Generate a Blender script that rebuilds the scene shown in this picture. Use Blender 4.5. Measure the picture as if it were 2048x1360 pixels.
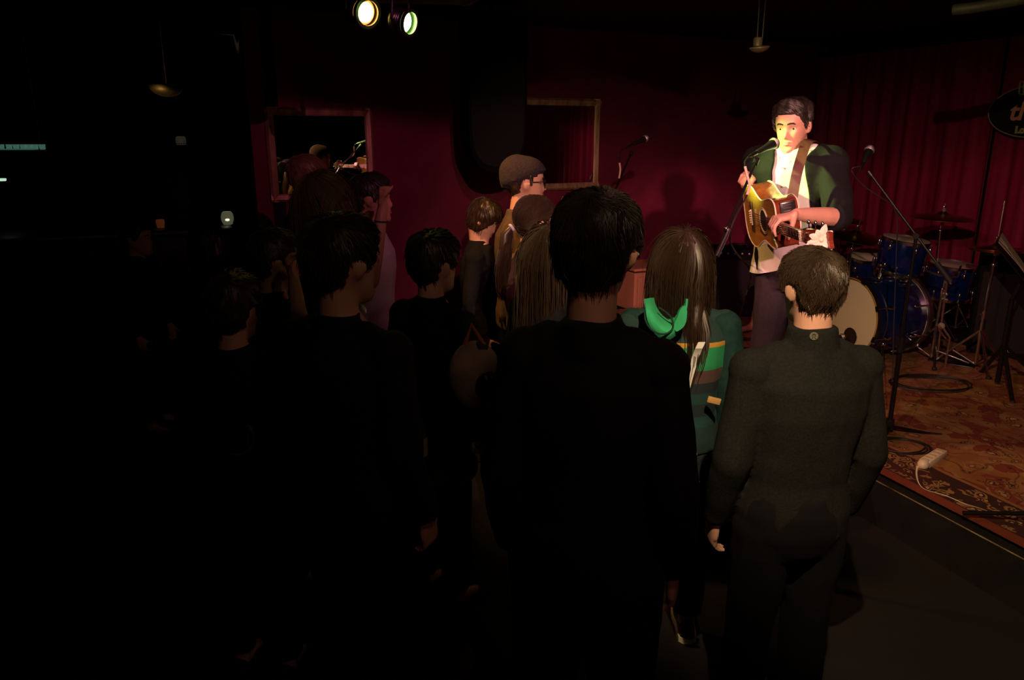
import bpy, bmesh, math, random
import numpy as np
from mathutils import Vector, Matrix, noise

for o in list(bpy.data.objects): bpy.data.objects.remove(o)
SC = bpy.context.scene
COL = SC.collection
random.seed(7)

# ------------------------------------------------------------------ camera
F_PX, PITCH, HC = 1500.0, math.radians(15.2), 1.87
cp, sp = math.cos(PITCH), math.sin(PITCH)
cam_d = bpy.data.cameras.new('camera'); cam = bpy.data.objects.new('camera', cam_d); COL.objects.link(cam)
cam_d.sensor_width = 36; cam_d.lens = F_PX/2048*36; cam_d.clip_start = .05
cam.location = (0, 0, HC); cam.rotation_euler = (math.radians(90)-PITCH, 0, 0)
SC.camera = cam
SC.view_settings.view_transform = 'Standard'; SC.view_settings.look = 'None'
SC.view_settings.gamma = 1; SC.view_settings.use_curve_mapping = False
SC.view_settings.exposure = 0.0
# ------------------------------------------------------------------ world: a very dim navy room tone
w = bpy.data.worlds.new('world'); SC.world = w; w.use_nodes = True
w.node_tree.nodes['Background'].inputs[0].default_value = (.05, .1, 1, 1)
w.node_tree.nodes['Background'].inputs[1].default_value = .008

def P(u, v, z):
    """world point seen at photo pixel (u,v) at depth z (metres)"""
    xn, vn = (u-1024)/F_PX, (v-680)/F_PX
    return Vector((xn*z, z*(cp-vn*sp), HC - z*(sp+vn*cp)))
def G(u, v, h):
    """world point on the horizontal plane at height h seen at pixel"""
    vn = (v-680)/F_PX
    return P(u, v, (HC-h)/(sp+vn*cp))

def spot(name, loc, target, col, power, size, blend=.3, rad=.05):
    l = bpy.data.lights.new(name, 'SPOT'); l.color = col; l.energy = power
    l.spot_size = math.radians(size); l.spot_blend = blend; l.shadow_soft_size = rad
    o = bpy.data.objects.new(name, l); COL.objects.link(o); o.location = loc
    o.rotation_euler = (Vector(target)-Vector(loc)).to_track_quat('-Z', 'Y').to_euler()
    return o
LAMP_A = P(741, 28, 3.4); LAMP_G = P(827, 48, 3.3)
STG = .26
# stage lamps (two are the lit cans seen in the frame, the others hang on the same bar out of frame)
LIGHTS = [
 ('spotlight_green', LAMP_G, P(1566, 335, 3.5), (.74, 1.0, .22), 720, 14.5, .7, .03),
 ('spotlight_amber', LAMP_A, (.25, 3.9, 1.25), (1.0, .46, .12), 75, 70, .6, .03),
 ('spotlight_pink', (.95, -.55, 2.62), P(1585, 395, 3.6), (1.0, .40, .36), 620, 15, .6, .04),
 ('spotlight_warm', (.40, .70, 2.62), (.40+4*.42, .70+4*.906, 2.62-4*.44), (1.0, .68, .38), 190, 77, .35, .012),
 ('spotlight_red', (.35, 1.9, 2.64), (2.1, 6.6, 2.0), (1.0, .22, .42), 72, 116, .45, .004),
]
for L in LIGHTS: spot(*L)

# ================================================================== helpers
def newmat(name): 
    m = bpy.data.materials.new(name); m.use_nodes = True
    return m, m.node_tree, m.node_tree.nodes['Principled BSDF']
def mat(name, col, rough=.6, metal=0, var=0, scale=20, bump=0, spec=None, emit=None, estr=0, sheen=0, coat=0, stretch=None):
    m, nt, b = newmat(name)
    b.inputs['Base Color'].default_value = (*col, 1); b.inputs['Roughness'].default_value = rough
    b.inputs['Metallic'].default_value = metal
    if spec is not None: b.inputs['Specular IOR Level'].default_value = spec
    if sheen: b.inputs['Sheen Weight'].default_value = sheen
    if coat: b.inputs['Coat Weight'].default_value = coat
    if emit: b.inputs['Emission Color'].default_value = (*emit, 1); b.inputs['Emission Strength'].default_value = estr
    if var or bump:
        tc = nt.nodes.new('ShaderNodeTexCoord'); mp = nt.nodes.new('ShaderNodeMapping')
        nt.links.new(tc.outputs['Object'], mp.inputs['Vector'])
        if stretch: mp.inputs['Scale'].default_value = stretch
        n = nt.nodes.new('ShaderNodeTexNoise'); n.inputs['Scale'].default_value = scale; n.inputs['Detail'].default_value = 5
        nt.links.new(mp.outputs[0], n.inputs['Vector'])
        if var:
            r = nt.nodes.new('ShaderNodeValToRGB')
            r.color_ramp.elements[0].position = .3; r.color_ramp.elements[1].position = .7
            r.color_ramp.elements[0].color = (*[c*(1-var) for c in col], 1)
            r.color_ramp.elements[1].color = (*[min(1, c*(1+var)) for c in col], 1)
            nt.links.new(n.outputs['Fac'], r.inputs[0]); nt.links.new(r.outputs[0], b.inputs['Base Color'])
        if bump:
            bp = nt.nodes.new('ShaderNodeBump'); bp.inputs['Strength'].default_value = bump; bp.inputs['Distance'].default_value = .01
            nt.links.new(n.outputs['Fac'], bp.inputs['Height']); nt.links.new(bp.outputs[0], b.inputs['Normal'])
    return m
def ramp(nt, fac, stops, interp='LINEAR'):
    r = nt.nodes.new('ShaderNodeValToRGB'); e = r.color_ramp.elements
    while len(e) < len(stops): e.new(.5)
    for k, (p, c) in enumerate(stops): e[k].position = p; e[k].color = (*c, 1)
    r.color_ramp.interpolation = interp
    nt.links.new(fac, r.inputs[0]); return r.outputs[0]
def mathn(nt, op, a, b=None, clamp=False):
    n = nt.nodes.new('ShaderNodeMath'); n.operation = op; n.use_clamp = clamp
    for k, x in enumerate((a, b)):
        if x is None: continue
        if isinstance(x, (int, float)): n.inputs[k].default_value = x
        else: nt.links.new(x, n.inputs[k])
    return n.outputs[0]
def mixc(nt, fac, a, b):
    n = nt.nodes.new('ShaderNodeMix'); n.data_type = 'RGBA'
    for k, x in ((0, fac), (6, a), (7, b)):
        if isinstance(x, (int, float)): n.inputs[k].default_value = x
        elif isinstance(x, tuple): n.inputs[k].default_value = (*x, 1)
        else: nt.links.new(x, n.inputs[k])
    return n.outputs[2]

OFF = {}     # world offset of each top-level object
class MB:
    def __init__(s): s.v = []; s.f = []
    def add(s, vs, fs):
        o = len(s.v); s.v += [Vector(x) for x in vs]; s.f += [tuple(i+o for i in f) for f in fs]; return s
    def box(s, c, size, R=None):
        x, y, z = [k/2 for k in size]; R = R or Matrix.Identity(3); c = Vector(c)
        vs = [c + R @ Vector((a*x, b*y, d*z)) for a in (-1, 1) for b in (-1, 1) for d in (-1, 1)]
        return s.add(vs, [(0,1,3,2), (4,6,7,5), (0,4,5,1), (2,3,7,6), (0,2,6,4), (1,5,7,3)])
    def bbox(s, c, size, R=None, b=.004):
        """box with chamfered edges"""
        bm = bmesh.new(); bmesh.ops.create_cube(bm, size=1)
        for v in bm.verts: v.co = Vector((v.co.x*size[0], v.co.y*size[1], v.co.z*size[2]))
        bmesh.ops.bevel(bm, geom=bm.edges[:], offset=b, segments=2, affect='EDGES', profile=.5)
        R = R or Matrix.Identity(3); bm.verts.index_update()
        s.add([Vector(c)+R@v.co for v in bm.verts], [tuple(v.index for v in f.verts) for f in bm.faces]); bm.free(); return s
    def tube(s, pts, rad, seg=10, caps=True, flat=None):
        pts = [Vector(p) for p in pts]; n = len(pts)
        if not hasattr(rad, '__len__'): rad = [rad]*n
        prev = None; rings = []
        for i, p in enumerate(pts):
            t = (pts[min(i+1, n-1)]-pts[max(i-1, 0)])
            if t.length < 1e-9: t = Vector((0, 0, 1))
            t.normalize()
            if prev is None: a = t.cross(Vector((0, 0, 1)) if abs(t.z) < .9 else Vector((1, 0, 0))).normalized()
            else: a = (prev - t*prev.dot(t)).normalized()
            prev = a; b = t.cross(a)
            rings.append([p + (a*math.cos(2*math.pi*k/seg)+b*math.sin(2*math.pi*k/seg))*rad[i] for k in range(seg)])
        return s.rings(rings, caps)
    def rings(s, rings, caps=True, closed=False):
        o = len(s.v); seg = len(rings[0]); n = len(rings)
        for r in rings: s.v += [Vector(x) for x in r]
        for i in range(n-1 if not closed else n):
            j = (i+1) % n
            for k in range(seg):
                l = (k+1) % seg
                s.f.append((o+i*seg+k, o+i*seg+l, o+j*seg+l, o+j*seg+k))
        if caps and not closed:
            s.f.append(tuple(o+k for k in range(seg))[::-1]); s.f.append(tuple(o+(n-1)*seg+k for k in range(seg)))
        return s
    def capsule(s, a, b, ra, rb, seg=12):
        a, b = Vector(a), Vector(b); d = (b-a); 
        if d.length < 1e-6: return s.ball(a, ra, seg)
        d.normalize(); pts = []; rr = []
        for t in (0.02, .3, .6, .85): q = math.pi/2*(1-t); pts.append(a-d*ra*math.sin(q)); rr.append(ra*math.cos(q)+1e-4)
        pts.append(a); rr.append(ra); pts.append(b); rr.append(rb)
        for t in (.85, .6, .3, .02): q = math.pi/2*(1-t); pts.append(b+d*rb*math.sin(q)); rr.append(rb*math.cos(q)+1e-4)
        return s.tube(pts, rr, seg)
    def ball(s, c, r, seg=14, R=None):
        """ellipsoid; r number or 3 radii"""
        if not hasattr(r, '__len__'): r = (r, r, r)
        R = R or Matrix.Identity(3); c = Vector(c); rings = []
        m = max(6, seg//2+1)
        for i in range(m+1):
            th = math.pi*min(max(i/m, .01), .99)
            rings.append([c+R@Vector((r[0]*math.sin(th)*math.cos(2*math.pi*k/seg), r[1]*math.sin(th)*math.sin(2*math.pi*k/seg), -r[2]*math.cos(th))) for k in range(seg)])
        return s.rings(rings)
    def lathe(s, prof, c, axis=(0, 0, 1), seg=24, caps=True, loop=False):
        """profile [(r,h)...] about axis through c"""
        q = Vector((0, 0, 1)).rotation_difference(Vector(axis).normalized()); c = Vector(c)
        return s.rings([[c+q@Vector((r*math.cos(2*math.pi*k/seg), r*math.sin(2*math.pi*k/seg), h)) for k in range(seg)] for r, h in prof], caps, closed=loop)
    def torus(s, c, R, r, axis=(0, 0, 1), seg=32, seg2=8):
        q = Vector((0, 0, 1)).rotation_difference(Vector(axis).normalized()); c = Vector(c)
        rs = []
        for i in range(seg):
            a = 2*math.pi*i/seg; e = Vector((math.cos(a), math.sin(a), 0))
            rs.append([c+q@(e*(R+r*math.cos(2*math.pi*k/seg2))+Vector((0, 0, r*math.sin(2*math.pi*k/seg2)))) for k in range(seg2)])
        return s.rings(rs, closed=True)
    def loft(s, cs, ws, ds, right, fwd, seg=20, ex=2.0):
        """stack of ellipses: half width ws along right, half depth ds along fwd"""
        rs = []; right = Vector(right); fwd = Vector(fwd)
        for c, a, b in zip(cs, ws, ds):
            row = []
            for k in range(seg):
                t = 2*math.pi*k/seg; x, y = math.cos(t), math.sin(t)
                if ex != 2: x = math.copysign(abs(x)**(2/ex), x); y = math.copysign(abs(y)**(2/ex), y)
                row.append(Vector(c)+right*a*x+fwd*b*y)
            rs.append(row)
        return s.rings(rs)
    def sheet(s, grid, th=0):
        """open grid of points; th>0 gives it thickness along its normal"""
        nr, nc = len(grid), len(grid[0]); o = len(s.v)
        s.v += [Vector(p) for row in grid for p in row]
        fs = [(i*nc+j, i*nc+j+1, (i+1)*nc+j+1, (i+1)*nc+j) for i in range(nr-1) for j in range(nc-1)]
        s.f += [tuple(o+k for k in f) for f in fs]
        if th:
            o2 = len(s.v)
            for i in range(nr):
                for j in range(nc):
                    a = Vector(grid[min(i+1, nr-1)][j])-Vector(grid[max(i-1, 0)][j]); b = Vector(grid[i][min(j+1, nc-1)])-Vector(grid[i][max(j-1, 0)])
                    n = a.cross(b); n = n.normalized() if n.length > 0 else Vector((0, 0, 1))
                    s.v.append(Vector(grid[i][j])-n*th)
            s.f += [tuple(o2+k for k in f[::-1]) for f in fs]
            rim = [j for j in range(nc)]+[i*nc+nc-1 for i in range(1, nr)]+[(nr-1)*nc+j for j in range(nc-2, -1, -1)]+[i*nc for i in range(nr-2, 0, -1)]
            for k in range(len(rim)):
                a, b = rim[k], rim[(k+1) % len(rim)]; s.f.append((o+b, o+a, o2+a, o2+b))
        return s
    def ext(s, poly, n, th):
        """extruded polygon, poly 3D points"""
        n = Vector(n)*th; k = len(poly); o = len(s.v); s.v += [Vector(p) for p in poly]+[Vector(p)+n for p in poly]
        s.f.append(tuple(o+i for i in range(k))[::-1]); s.f.append(tuple(o+k+i for i in range(k)))
        for i in range(k): j = (i+1) % k; s.f.append((o+i, o+j, o+k+j, o+k+i))
        return s
    def mesh(s, name, off=Vector((0, 0, 0))):
        me = bpy.data.meshes.new(name); me.from_pydata([tuple(v-off) for v in s.v], [], s.f); me.validate(); me.update(); return me
    def obj(s, name, m, parent=None, smooth=True, base=None, label=None, recalc=True):
        if parent is not None: off = OFF[parent.name]
        elif base is not None: off = Vector(base)
        else:
            xs = np.array([tuple(v) for v in s.v]); off = Vector(((xs[:,0].min()+xs[:,0].max())/2, (xs[:,1].min()+xs[:,1].max())/2, xs[:,2].min()))
        me = s.mesh(name, off)
        return link(name, me, m, parent, off, smooth, label, recalc)
def link(name, me, m, parent, off, smooth=True, label=None, recalc=True):
    if recalc:
        bm = bmesh.new(); bm.from_mesh(me); bmesh.ops.recalc_face_normals(bm, faces=bm.faces); bm.to_mesh(me); bm.free()
    if smooth:
        me.polygons.foreach_set('use_smooth', [True]*len(me.polygons))
        try: me.set_sharp_from_angle(angle=math.radians(42))
        except Exception: pass
    o = bpy.data.objects.new(name, me); COL.objects.link(o)
    if m: me.materials.append(m)
    if parent is not None: o.parent = parent
    else: o.location = off
    OFF[o.name] = Vector(off)
    if label: o['label'] = label
    return o
def thing(name, loc, label, cat, group=None):
    o = bpy.data.objects.new(name, None); COL.objects.link(o); o.location = loc; o.empty_display_size = .1
    o['label'] = label; o['category'] = cat; OFF[o.name] = Vector(loc)
    if group: o['group'] = group
    return o
def tag(o, label, cat, group=None):
    o['label'] = label; o['category'] = cat
    if group: o['group'] = group
    return o
def struct(o): o['kind'] = 'structure'; return o
def catmull(pts, n=6, closed=False):
    pts = [Vector(p) for p in pts]; out = []; N = len(pts)
    for i in range(N if closed else N-1):
        g = (lambda k: pts[k % N]) if closed else (lambda k: pts[min(max(k, 0), N-1)])
        p0, p1, p2, p3 = g(i-1), g(i), g(i+1), g(i+2)
        for k in range(n):
            t = k/n
            out.append(.5*((2*p1)+(p2-p0)*t+(2*p0-5*p1+4*p2-p3)*t*t+(3*p1-p0-3*p2+p3)*t**3))
    if not closed: out.append(pts[-1])
    return out
def frame(d, up=(0, 0, 1)):
    """3x3 matrix whose columns are x=d, y, z"""
    d = Vector(d).normalized(); up = Vector(up); y = up.cross(d).normalized(); z = d.cross(y)
    return Matrix((d, y, z)).transposed()

# ================================================================== materials
SKIN = mat('skin', (.62, .34, .25), .5, var=.06, scale=14)
SKIN2 = mat('skin_tan', (.50, .27, .18), .5, var=.06, scale=14)
LIP = mat('lips', (.55, .2, .18), .4); WHITE_EYE = mat('eye_white', (.8, .78, .75), .25); IRIS = mat('iris', (.02, .012, .008), .15)
TEETH = mat('teeth', (.85, .82, .75), .3)
H_BLACK = mat('hair_black', (.022, .017, .013), .5, spec=.6); H_DARK = mat('hair_dark_brown', (.04, .022, .014), .4, spec=.5)
H_BROWN = mat('hair_brown', (.034, .019, .012), .42, spec=.5); H_BLOND = mat('hair_blond', (.22, .13, .07), .45, spec=.4)
H_OLIVE = mat('hair_brown_black', (.04, .025, .015), .45, spec=.5)
BLACKF = mat('black_fabric', (.006, .006, .008), .9, var=.3, scale=60, bump=.1, spec=.2)
JACKET = mat('black_jacket', (.005, .005, .007), .85, var=.2, scale=80, spec=.25)
PULL = mat('charcoal_pullover', (.0095, .010, .009), .9, var=.35, scale=160, bump=.15, spec=.2)
SHIRTW = mat('white_cotton', (.8, .8, .8), .8, var=.03, scale=10, bump=.2)
TEE = mat('pale_tee', (.42, .36, .38), .9, var=.08, scale=12)
OLIVE = mat('olive_jacket', (.09, .055, .03), .9, var=.2, scale=30)
DENIM = mat('dark_denim', (.02, .035, .05), .85, var=.4, scale=220, bump=.1)
TROUS = mat('dark_trousers', (.03, .018, .03), .9, var=.2, scale=60)
BLKJ = mat('black_jeans', (.004, .004, .006), .9, var=.2, scale=80, spec=.2)
TEAL = mat('teal_fabric', (.012, .045, .042), .9, var=.25, scale=50, spec=.2)
GREENL = mat('green_fleece', (.03, .42, .18), .9, var=.12, scale=18, bump=.1)
METAL_BK = mat('black_metal', (.02, .02, .02), .3, .6); CHROME = mat('chrome', (.8, .8, .82), .2, 1)
BPLAST = mat('black_plastic', (.012, .012, .012), .35); RUBBER = mat('black_rubber', (.012, .012, .012), .7)
CABLE = mat('black_cable', (.015, .014, .014), .5); IVORY = mat('ivory_plastic', (.72, .66, .45), .4)
GRILLE = mat('mic_grille', (.85, .82, .84), .45, .85, bump=.3, scale=400)
BLUE = mat('blue_lacquer', (.006, .022, .16), .18, .25, coat=.6); HEADM = mat('drum_head', (.72, .62, .52), .6, var=.03, scale=6)
BRASS = mat('brass', (.62, .42, .14), .28, 1, var=.1, scale=12); HOOP = mat('dark_hoop', (.02, .016, .02), .25, coat=.5)
SILV = mat('dull_silver', (.35, .33, .34), .3, 1)

# ================================================================== setting
TH = math.radians(25); WC = 6.3
tA = Vector((math.cos(TH), math.sin(TH), 0)); nA = Vector((-math.sin(TH), math.cos(TH), 0))   # red wall direction / outward normal
def onA(u):      # point on red wall plane at pixel column
    xn = (u-1024)/F_PX
    y = WC/(nA.y+nA.x*xn*1.0); 
    # iterate for pitch (x = xn * depth)
    for _ in range(6):
        z = y*cp + .0; x = xn*z; y = (WC-nA.x*x)/nA.y
    return Vector((x, y, 0))
def hitA(u, v, off=0):
    """point of the red wall plane (off metres in front of it) seen at pixel"""
    a = P(u, v, 1.0)-Vector((0, 0, HC)); k = (WC-off)/(a.x*nA.x+a.y*nA.y); return Vector((0, 0, HC))+a*k
CORNER = hitA(1625, 400); CORNER.z = 0
DC = tA.x*CORNER.x+tA.y*CORNER.y
def hitC(u, v, off=0):
    """point of the curtain wall plane seen at pixel"""
    a = P(u, v, 1.0)-Vector((0, 0, HC)); k = (DC-off)/(a.x*tA.x+a.y*tA.y); return Vector((0, 0, HC))+a*k
CEIL = 2.8
def wallmat(name, col, sc=3):
    m, nt, b = newmat(name); b.inputs['Roughness'].default_value = .75
    tc = nt.nodes.new('ShaderNodeTexCoord'); n = nt.nodes.new('ShaderNodeTexNoise'); n.inputs['Scale'].default_value = sc; n.inputs['Detail'].default_value = 8
    nt.links.new(tc.outputs['Object'], n.inputs['Vector'])
    nt.links.new(ramp(nt, n.outputs['Fac'], [(.3, tuple(c*.7 for c in col)), (.7, tuple(c*1.15 for c in col))]), b.inputs['Base Color'])
    n2 = nt.nodes.new('ShaderNodeTexNoise'); n2.inputs['Scale'].default_value = 90
    nt.links.new(tc.outputs['Object'], n2.inputs['Vector'])
    bp = nt.nodes.new('ShaderNodeBump'); bp.inputs['Strength'].default_value = .15; nt.links.new(n2.outputs['Fac'], bp.inputs['Height']); nt.links.new(bp.outputs[0], b.inputs['Normal'])
    return m
REDW = wallmat('red_paint', (.20, .007, .045)); BLACKW = wallmat('black_paint', (.008, .008, .011)); FLOORM = mat('floor_dark', (.004, .002, .003), .8, var=.5, scale=3, bump=.1)
def wallbox(name, a, b, z0, z1, n, th, m):
    mb = MB(); n = Vector(n)*th
    mb.ext([Vector((a.x, a.y, z0)), Vector((b.x, b.y, z0)), Vector((b.x, b.y, z1)), Vector((a.x, a.y, z1))], n, 1.0)
    return struct(mb.obj(name, m, smooth=False))
LEFT_END = hitA(505, 300); LEFT_END.z = 0
wallbox('wall_back', LEFT_END, CORNER+tA*.12, 0, CEIL, nA, .12, REDW)
C_END = CORNER-nA*8.8
wallbox('wall_right', CORNER, C_END, 0, CEIL, tA, .12, BLACKW)
BAR_B = LEFT_END+nA*4.0; wallbox('wall_bar_side', LEFT_END+tA*.12, BAR_B+tA*.12, 0, CEIL, tA, .1, BLACKW)
BAR_L = BAR_B-tA*7.0; wallbox('wall_bar_back', BAR_L, BAR_B+tA*.12, 0, CEIL, nA, .12, BLACKW)
wallbox('wall_front', BAR_L-nA*12.8, BAR_L-nA*12.8+tA*17, 0, CEIL, -nA, .12, BLACKW)
wallbox('wall_left', BAR_L, BAR_L-nA*12.8, 0, CEIL, -tA, .12, BLACKW)
cr = [BAR_L-tA*.2+nA*.2, BAR_B+tA*9.6+nA*.2, BAR_B+tA*9.6-nA*13, BAR_L-tA*.2-nA*13]
mb = MB(); mb.ext([Vector((p.x, p.y, -.1)) for p in cr], (0, 0, 1), .1); struct(mb.obj('floor', FLOORM, smooth=False))
mb = MB(); mb.ext([Vector((p.x, p.y, CEIL)) for p in cr], (0, 0, 1), .1); struct(mb.obj('ceiling', BLACKW, smooth=False))

# ---- stage platform
eA, eB = G(2048, 1104, STG), G(1738, 942, STG); ed = (eB-eA).normalized(); en = Vector((-ed.y, ed.x, 0))
if en.x < 0: en = -en
far_e = eA-ed*2.6
poly = [far_e, eB+ed*.02, Vector((.72, 3.08, STG)), Vector((.40, 4.7, STG))]
q = Vector((.40, 4.7, 0)); wq = q+nA*(WC-.01-(q.x*nA.x+q.y*nA.y)); poly.append(Vector((wq.x, wq.y, STG)))
cc = CORNER-tA*.01-nA*.01; poly.append(Vector((cc.x, cc.y, STG)))
ce = C_END-tA*.01+nA*1.5; poly.append(Vector((ce.x, ce.y, STG)))
STAGEM = mat('stage_black', (.012, .011, .012), .5, var=.3, scale=8)
st = thing('stage_platform', (2.2, 4.8, 0), 'low black stage platform under the patterned rugs and drum kit', 'stage')
MB().ext([Vector((p.x, p.y, 0)) for p in poly], (0, 0, 1), STG-.012).obj('deck', STAGEM, st, smooth=False)
tr = MB(); tr.tube([far_e-Vector((0, 0, .03)), eB-Vector((0, 0, .03))], .004, 6)
tr.obj('edge_trim', mat('worn_edge_trim', (.16, .13, .08), .5, .3, var=.9, scale=9), st, label='worn pale trim strip along the stage edge')

# ---- rugs (pattern in rug coordinates: x = distance from the stage edge, y along it)
def rugmat(name, field, dark, pale, border=True, bw=.27, sc=1.0):
    m, nt, b = newmat(name); b.inputs['Roughness'].default_value = .95; b.inputs['Specular IOR Level'].default_value = .1
    tc = nt.nodes.new('ShaderNodeTexCoord'); sep = nt.nodes.new('ShaderNodeSeparateXYZ'); nt.links.new(tc.outputs['Object'], sep.inputs[0])
    no = nt.nodes.new('ShaderNodeTexNoise'); no.inputs['Scale'].default_value = 9*sc; no.inputs['Detail'].default_value = 3
    nt.links.new(tc.outputs['Object'], no.inputs['Vector'])
    add = nt.nodes.new('ShaderNodeMixRGB'); add.blend_type = 'ADD'; add.inputs[0].default_value = .12
    nt.links.new(tc.outputs['Object'], add.inputs[1]); nt.links.new(no.outputs['Color'], add.inputs[2])
    v = nt.nodes.new('ShaderNodeTexVoronoi'); v.inputs['Scale'].default_value = 10*sc; nt.links.new(add.outputs[0], v.inputs['Vector'])
    v2 = nt.nodes.new('ShaderNodeTexVoronoi'); v2.inputs['Scale'].default_value = 21*sc; nt.links.new(add.outputs[0], v2.inputs['Vector'])
    wv = nt.nodes.new('ShaderNodeTexWave'); wv.inputs['Scale'].default_value = 2.2*sc; wv.inputs['Distortion'].default_value = 22; wv.inputs['Detail'].default_value = 2
    nt.links.new(tc.outputs['Object'], wv.inputs['Vector'])
    # field: patches of red and gold with dark outlined blossoms
    base = ramp(nt, v.outputs['Color'], [(.0, field[0]), (.33, field[1]), (.62, field[2]), (.85, field[0])], 'CONSTANT')
    bloss = ramp(nt, v.outputs['Distance'], [(0, pale), (.16, dark), (.21, field[1]), (.3, dark), (.34, (1, 1, 1))], 'CONSTANT')
    msk = ramp(nt, v.outputs['Distance'], [(0, (1, 1, 1)), (.33, (0, 0, 0))], 'CONSTANT')
    fcol = mixc(nt, msk, base, bloss)
    vine = ramp(nt, wv.outputs['Fac'], [(0, (1, 1, 1)), (.05, (0, 0, 0))], 'LINEAR')
    fcol = mixc(nt, mathn(nt, 'MULTIPLY', vine, .6), fcol, dark)
    sm = ramp(nt, v2.outputs['Distance'], [(0, (1, 1, 1)), (.22, (0, 0, 0))], 'CONSTANT')
    fcol = mixc(nt, mathn(nt, 'MULTIPLY', sm, .6), fcol, field[2])
    lo = nt.nodes.new('ShaderNodeTexNoise'); lo.inputs['Scale'].default_value = 4.5; lo.inputs['Detail'].default_value = 4; nt.links.new(tc.outputs['Object'], lo.inputs['Vector'])
    fcol = mixc(nt, ramp(nt, lo.outputs['Fac'], [(.45, (0, 0, 0)), (.6, (.5, .5, .5))]), fcol, field[0])
    # border
    bcol = ramp(nt, v2.outputs['Distance'], [(0, pale), (.25, dark), (.42, field[2]), (.6, dark)], 'CONSTANT')
    bcol = mixc(nt, ramp(nt, wv.outputs['Fac'], [(0, (1, 1, 1)), (.42, (0, 0, 0))], 'CONSTANT'), bcol, dark)
    if border:
        x = mathn(nt, 'ADD', sep.outputs['X'], mathn(nt, 'MULTIPLY', no.outputs['Fac'], .012))
        inb = mathn(nt, 'LESS_THAN', x, bw)
        col = mixc(nt, inb, fcol, bcol)
        for a0, a1, c in ((bw, bw+.012, dark), (.0, .055, field[0]), (.055, .063, dark), (bw+.012, bw+.035, field[1])):
            k = mathn(nt, 'MULTIPLY', mathn(nt, 'GREATER_THAN', x, a0), mathn(nt, 'LESS_THAN', x, a1)); col = mixc(nt, k, col, c)
    else: col = fcol
    n3 = nt.nodes.new('ShaderNodeTexNoise'); n3.inputs['Scale'].default_value = 2.5; n3.inputs['Detail'].default_value = 6; nt.links.new(tc.outputs['Object'], n3.inputs['Vector'])
    col = mixc(nt, ramp(nt, n3.outputs['Fac'], [(.35, (0, 0, 0)), (.75, (.6, .6, .6))]), col, tuple(c*.45 for c in field[0]))
    nt.links.new(col, b.inputs['Base Color'])
    n4 = nt.nodes.new('ShaderNodeTexNoise'); n4.inputs['Scale'].default_value = 300; nt.links.new(tc.outputs['Object'], n4.inputs['Vector'])
    bp = nt.nodes.new('ShaderNodeBump'); bp.inputs['Strength'].default_value = .4; bp.inputs['Distance'].default_value = .004
    nt.links.new(n4.outputs['Fac'], bp.inputs['Height']); nt.links.new(bp.outputs[0], b.inputs['Normal'])
    return m
def rug(name, org, dx, dy, lx, ly, m, label, z=STG, th=.012, amp=.004):
    """rug whose local x runs along dx from org; slightly wavy"""
    R = Matrix((dx, dy, Vector((0, 0, 1)))).transposed()
    nx, ny = 40, 50; mb = MB()
    g = [[Vector((lx*i/nx, ly*j/ny, th+amp*noise.noise(Vector((lx*i/nx*3, ly*j/ny*3, 1.7))))) for j in range(ny+1)] for i in range(nx+1)]
    mb.sheet(g, -th*.9)
    me = mb.mesh(name); o = bpy.data.objects.new(name, me); COL.objects.link(o); me.materials.append(m)
    o.matrix_world = Matrix.Translation(Vector((org.x, org.y, z))) @ R.to_4x4(); OFF[name] = org
    return tag(o, label, 'rug')
RUG1 = rugmat('rug_front_weave', ((.22, .055, .032), (.32, .16, .05), (.36, .22, .08)), (.03, .02, .022), (.5, .36, .17))
RUG2 = rugmat('rug_back_weave', ((.34, .12, .07), (.42, .24, .13), (.36, .18, .09)), (.03, .015, .025), (.55, .38, .22), sc=1.5, bw=.35)
dxr = en; dyr = ed
rug('rug', eB+en*.01-ed*3.2, dxr, dyr, 2.5, 4.04, RUG1, 'large red and gold patterned rug along the stage edge with white power strip on it', amp=.003)
rug('rug', eB+ed*.86-en*.3, dxr, dyr, 2.75, 2.72, RUG2, 'dark floral rug on tan ground under the blue drum kit', th=.011)

# ---- curtains
CURT = mat('burgundy_velvet', (.26, .007, .05), .75, var=.25, scale=25, spec=.25, stretch=(1, 1, .05))
def curtain(s0, s1, label):
    """pleated curtain hanging before the right wall, s = distance from the room corner"""
    n = int((s1-s0)/.018); rnd = random.Random(int(s0*10)+3); ph = [rnd.uniform(0, 6) for _ in range(5)]
    rows = []
    for zi in range(16):
        zt = zi/15; z = STG+.03+zt*(2.66-STG-.03); row = []
        for k in range(n+1):
            s = s0+(s1-s0)*k/n
            a = .035+.02*math.sin(s*2.3+ph[0])
            d = a*math.sin(s*2*math.pi/.19+ph[1]+1.2*math.sin(s*4.1+ph[2])+.5*zt)+.02*math.sin(s*2*math.pi/.47+ph[3]+zt)+.012*math.sin(s*60+ph[4])*(1-zt*.5)
            row.append(CORNER-nA*s-tA*(.16+d*(1-.35*zt))+Vector((0, 0, z)))
        rows.append(row)
    mb = MB().sheet(rows, .004); return tag(mb.obj('curtain', CURT), label, 'curtain')
curtain(.02, 2.05, 'burgundy pleated curtain behind the drums nearest the room corner')
curtain(2.06, 4.4, 'burgundy pleated curtain carrying the oval sign behind the music stand')
curtain(4.41, 7.6, 'burgundy pleated curtain right of the music stand, mostly seen in the wall mirror')
mb = MB(); mb.tube([CORNER-nA*.05-tA*.16+Vector((0, 0, 2.69)), CORNER-nA*7.7-tA*.16+Vector((0, 0, 2.69))], .018, 10)
tag(mb.obj('curtain_rail', METAL_BK), 'black rail the burgundy curtains hang from', 'rail')

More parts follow.
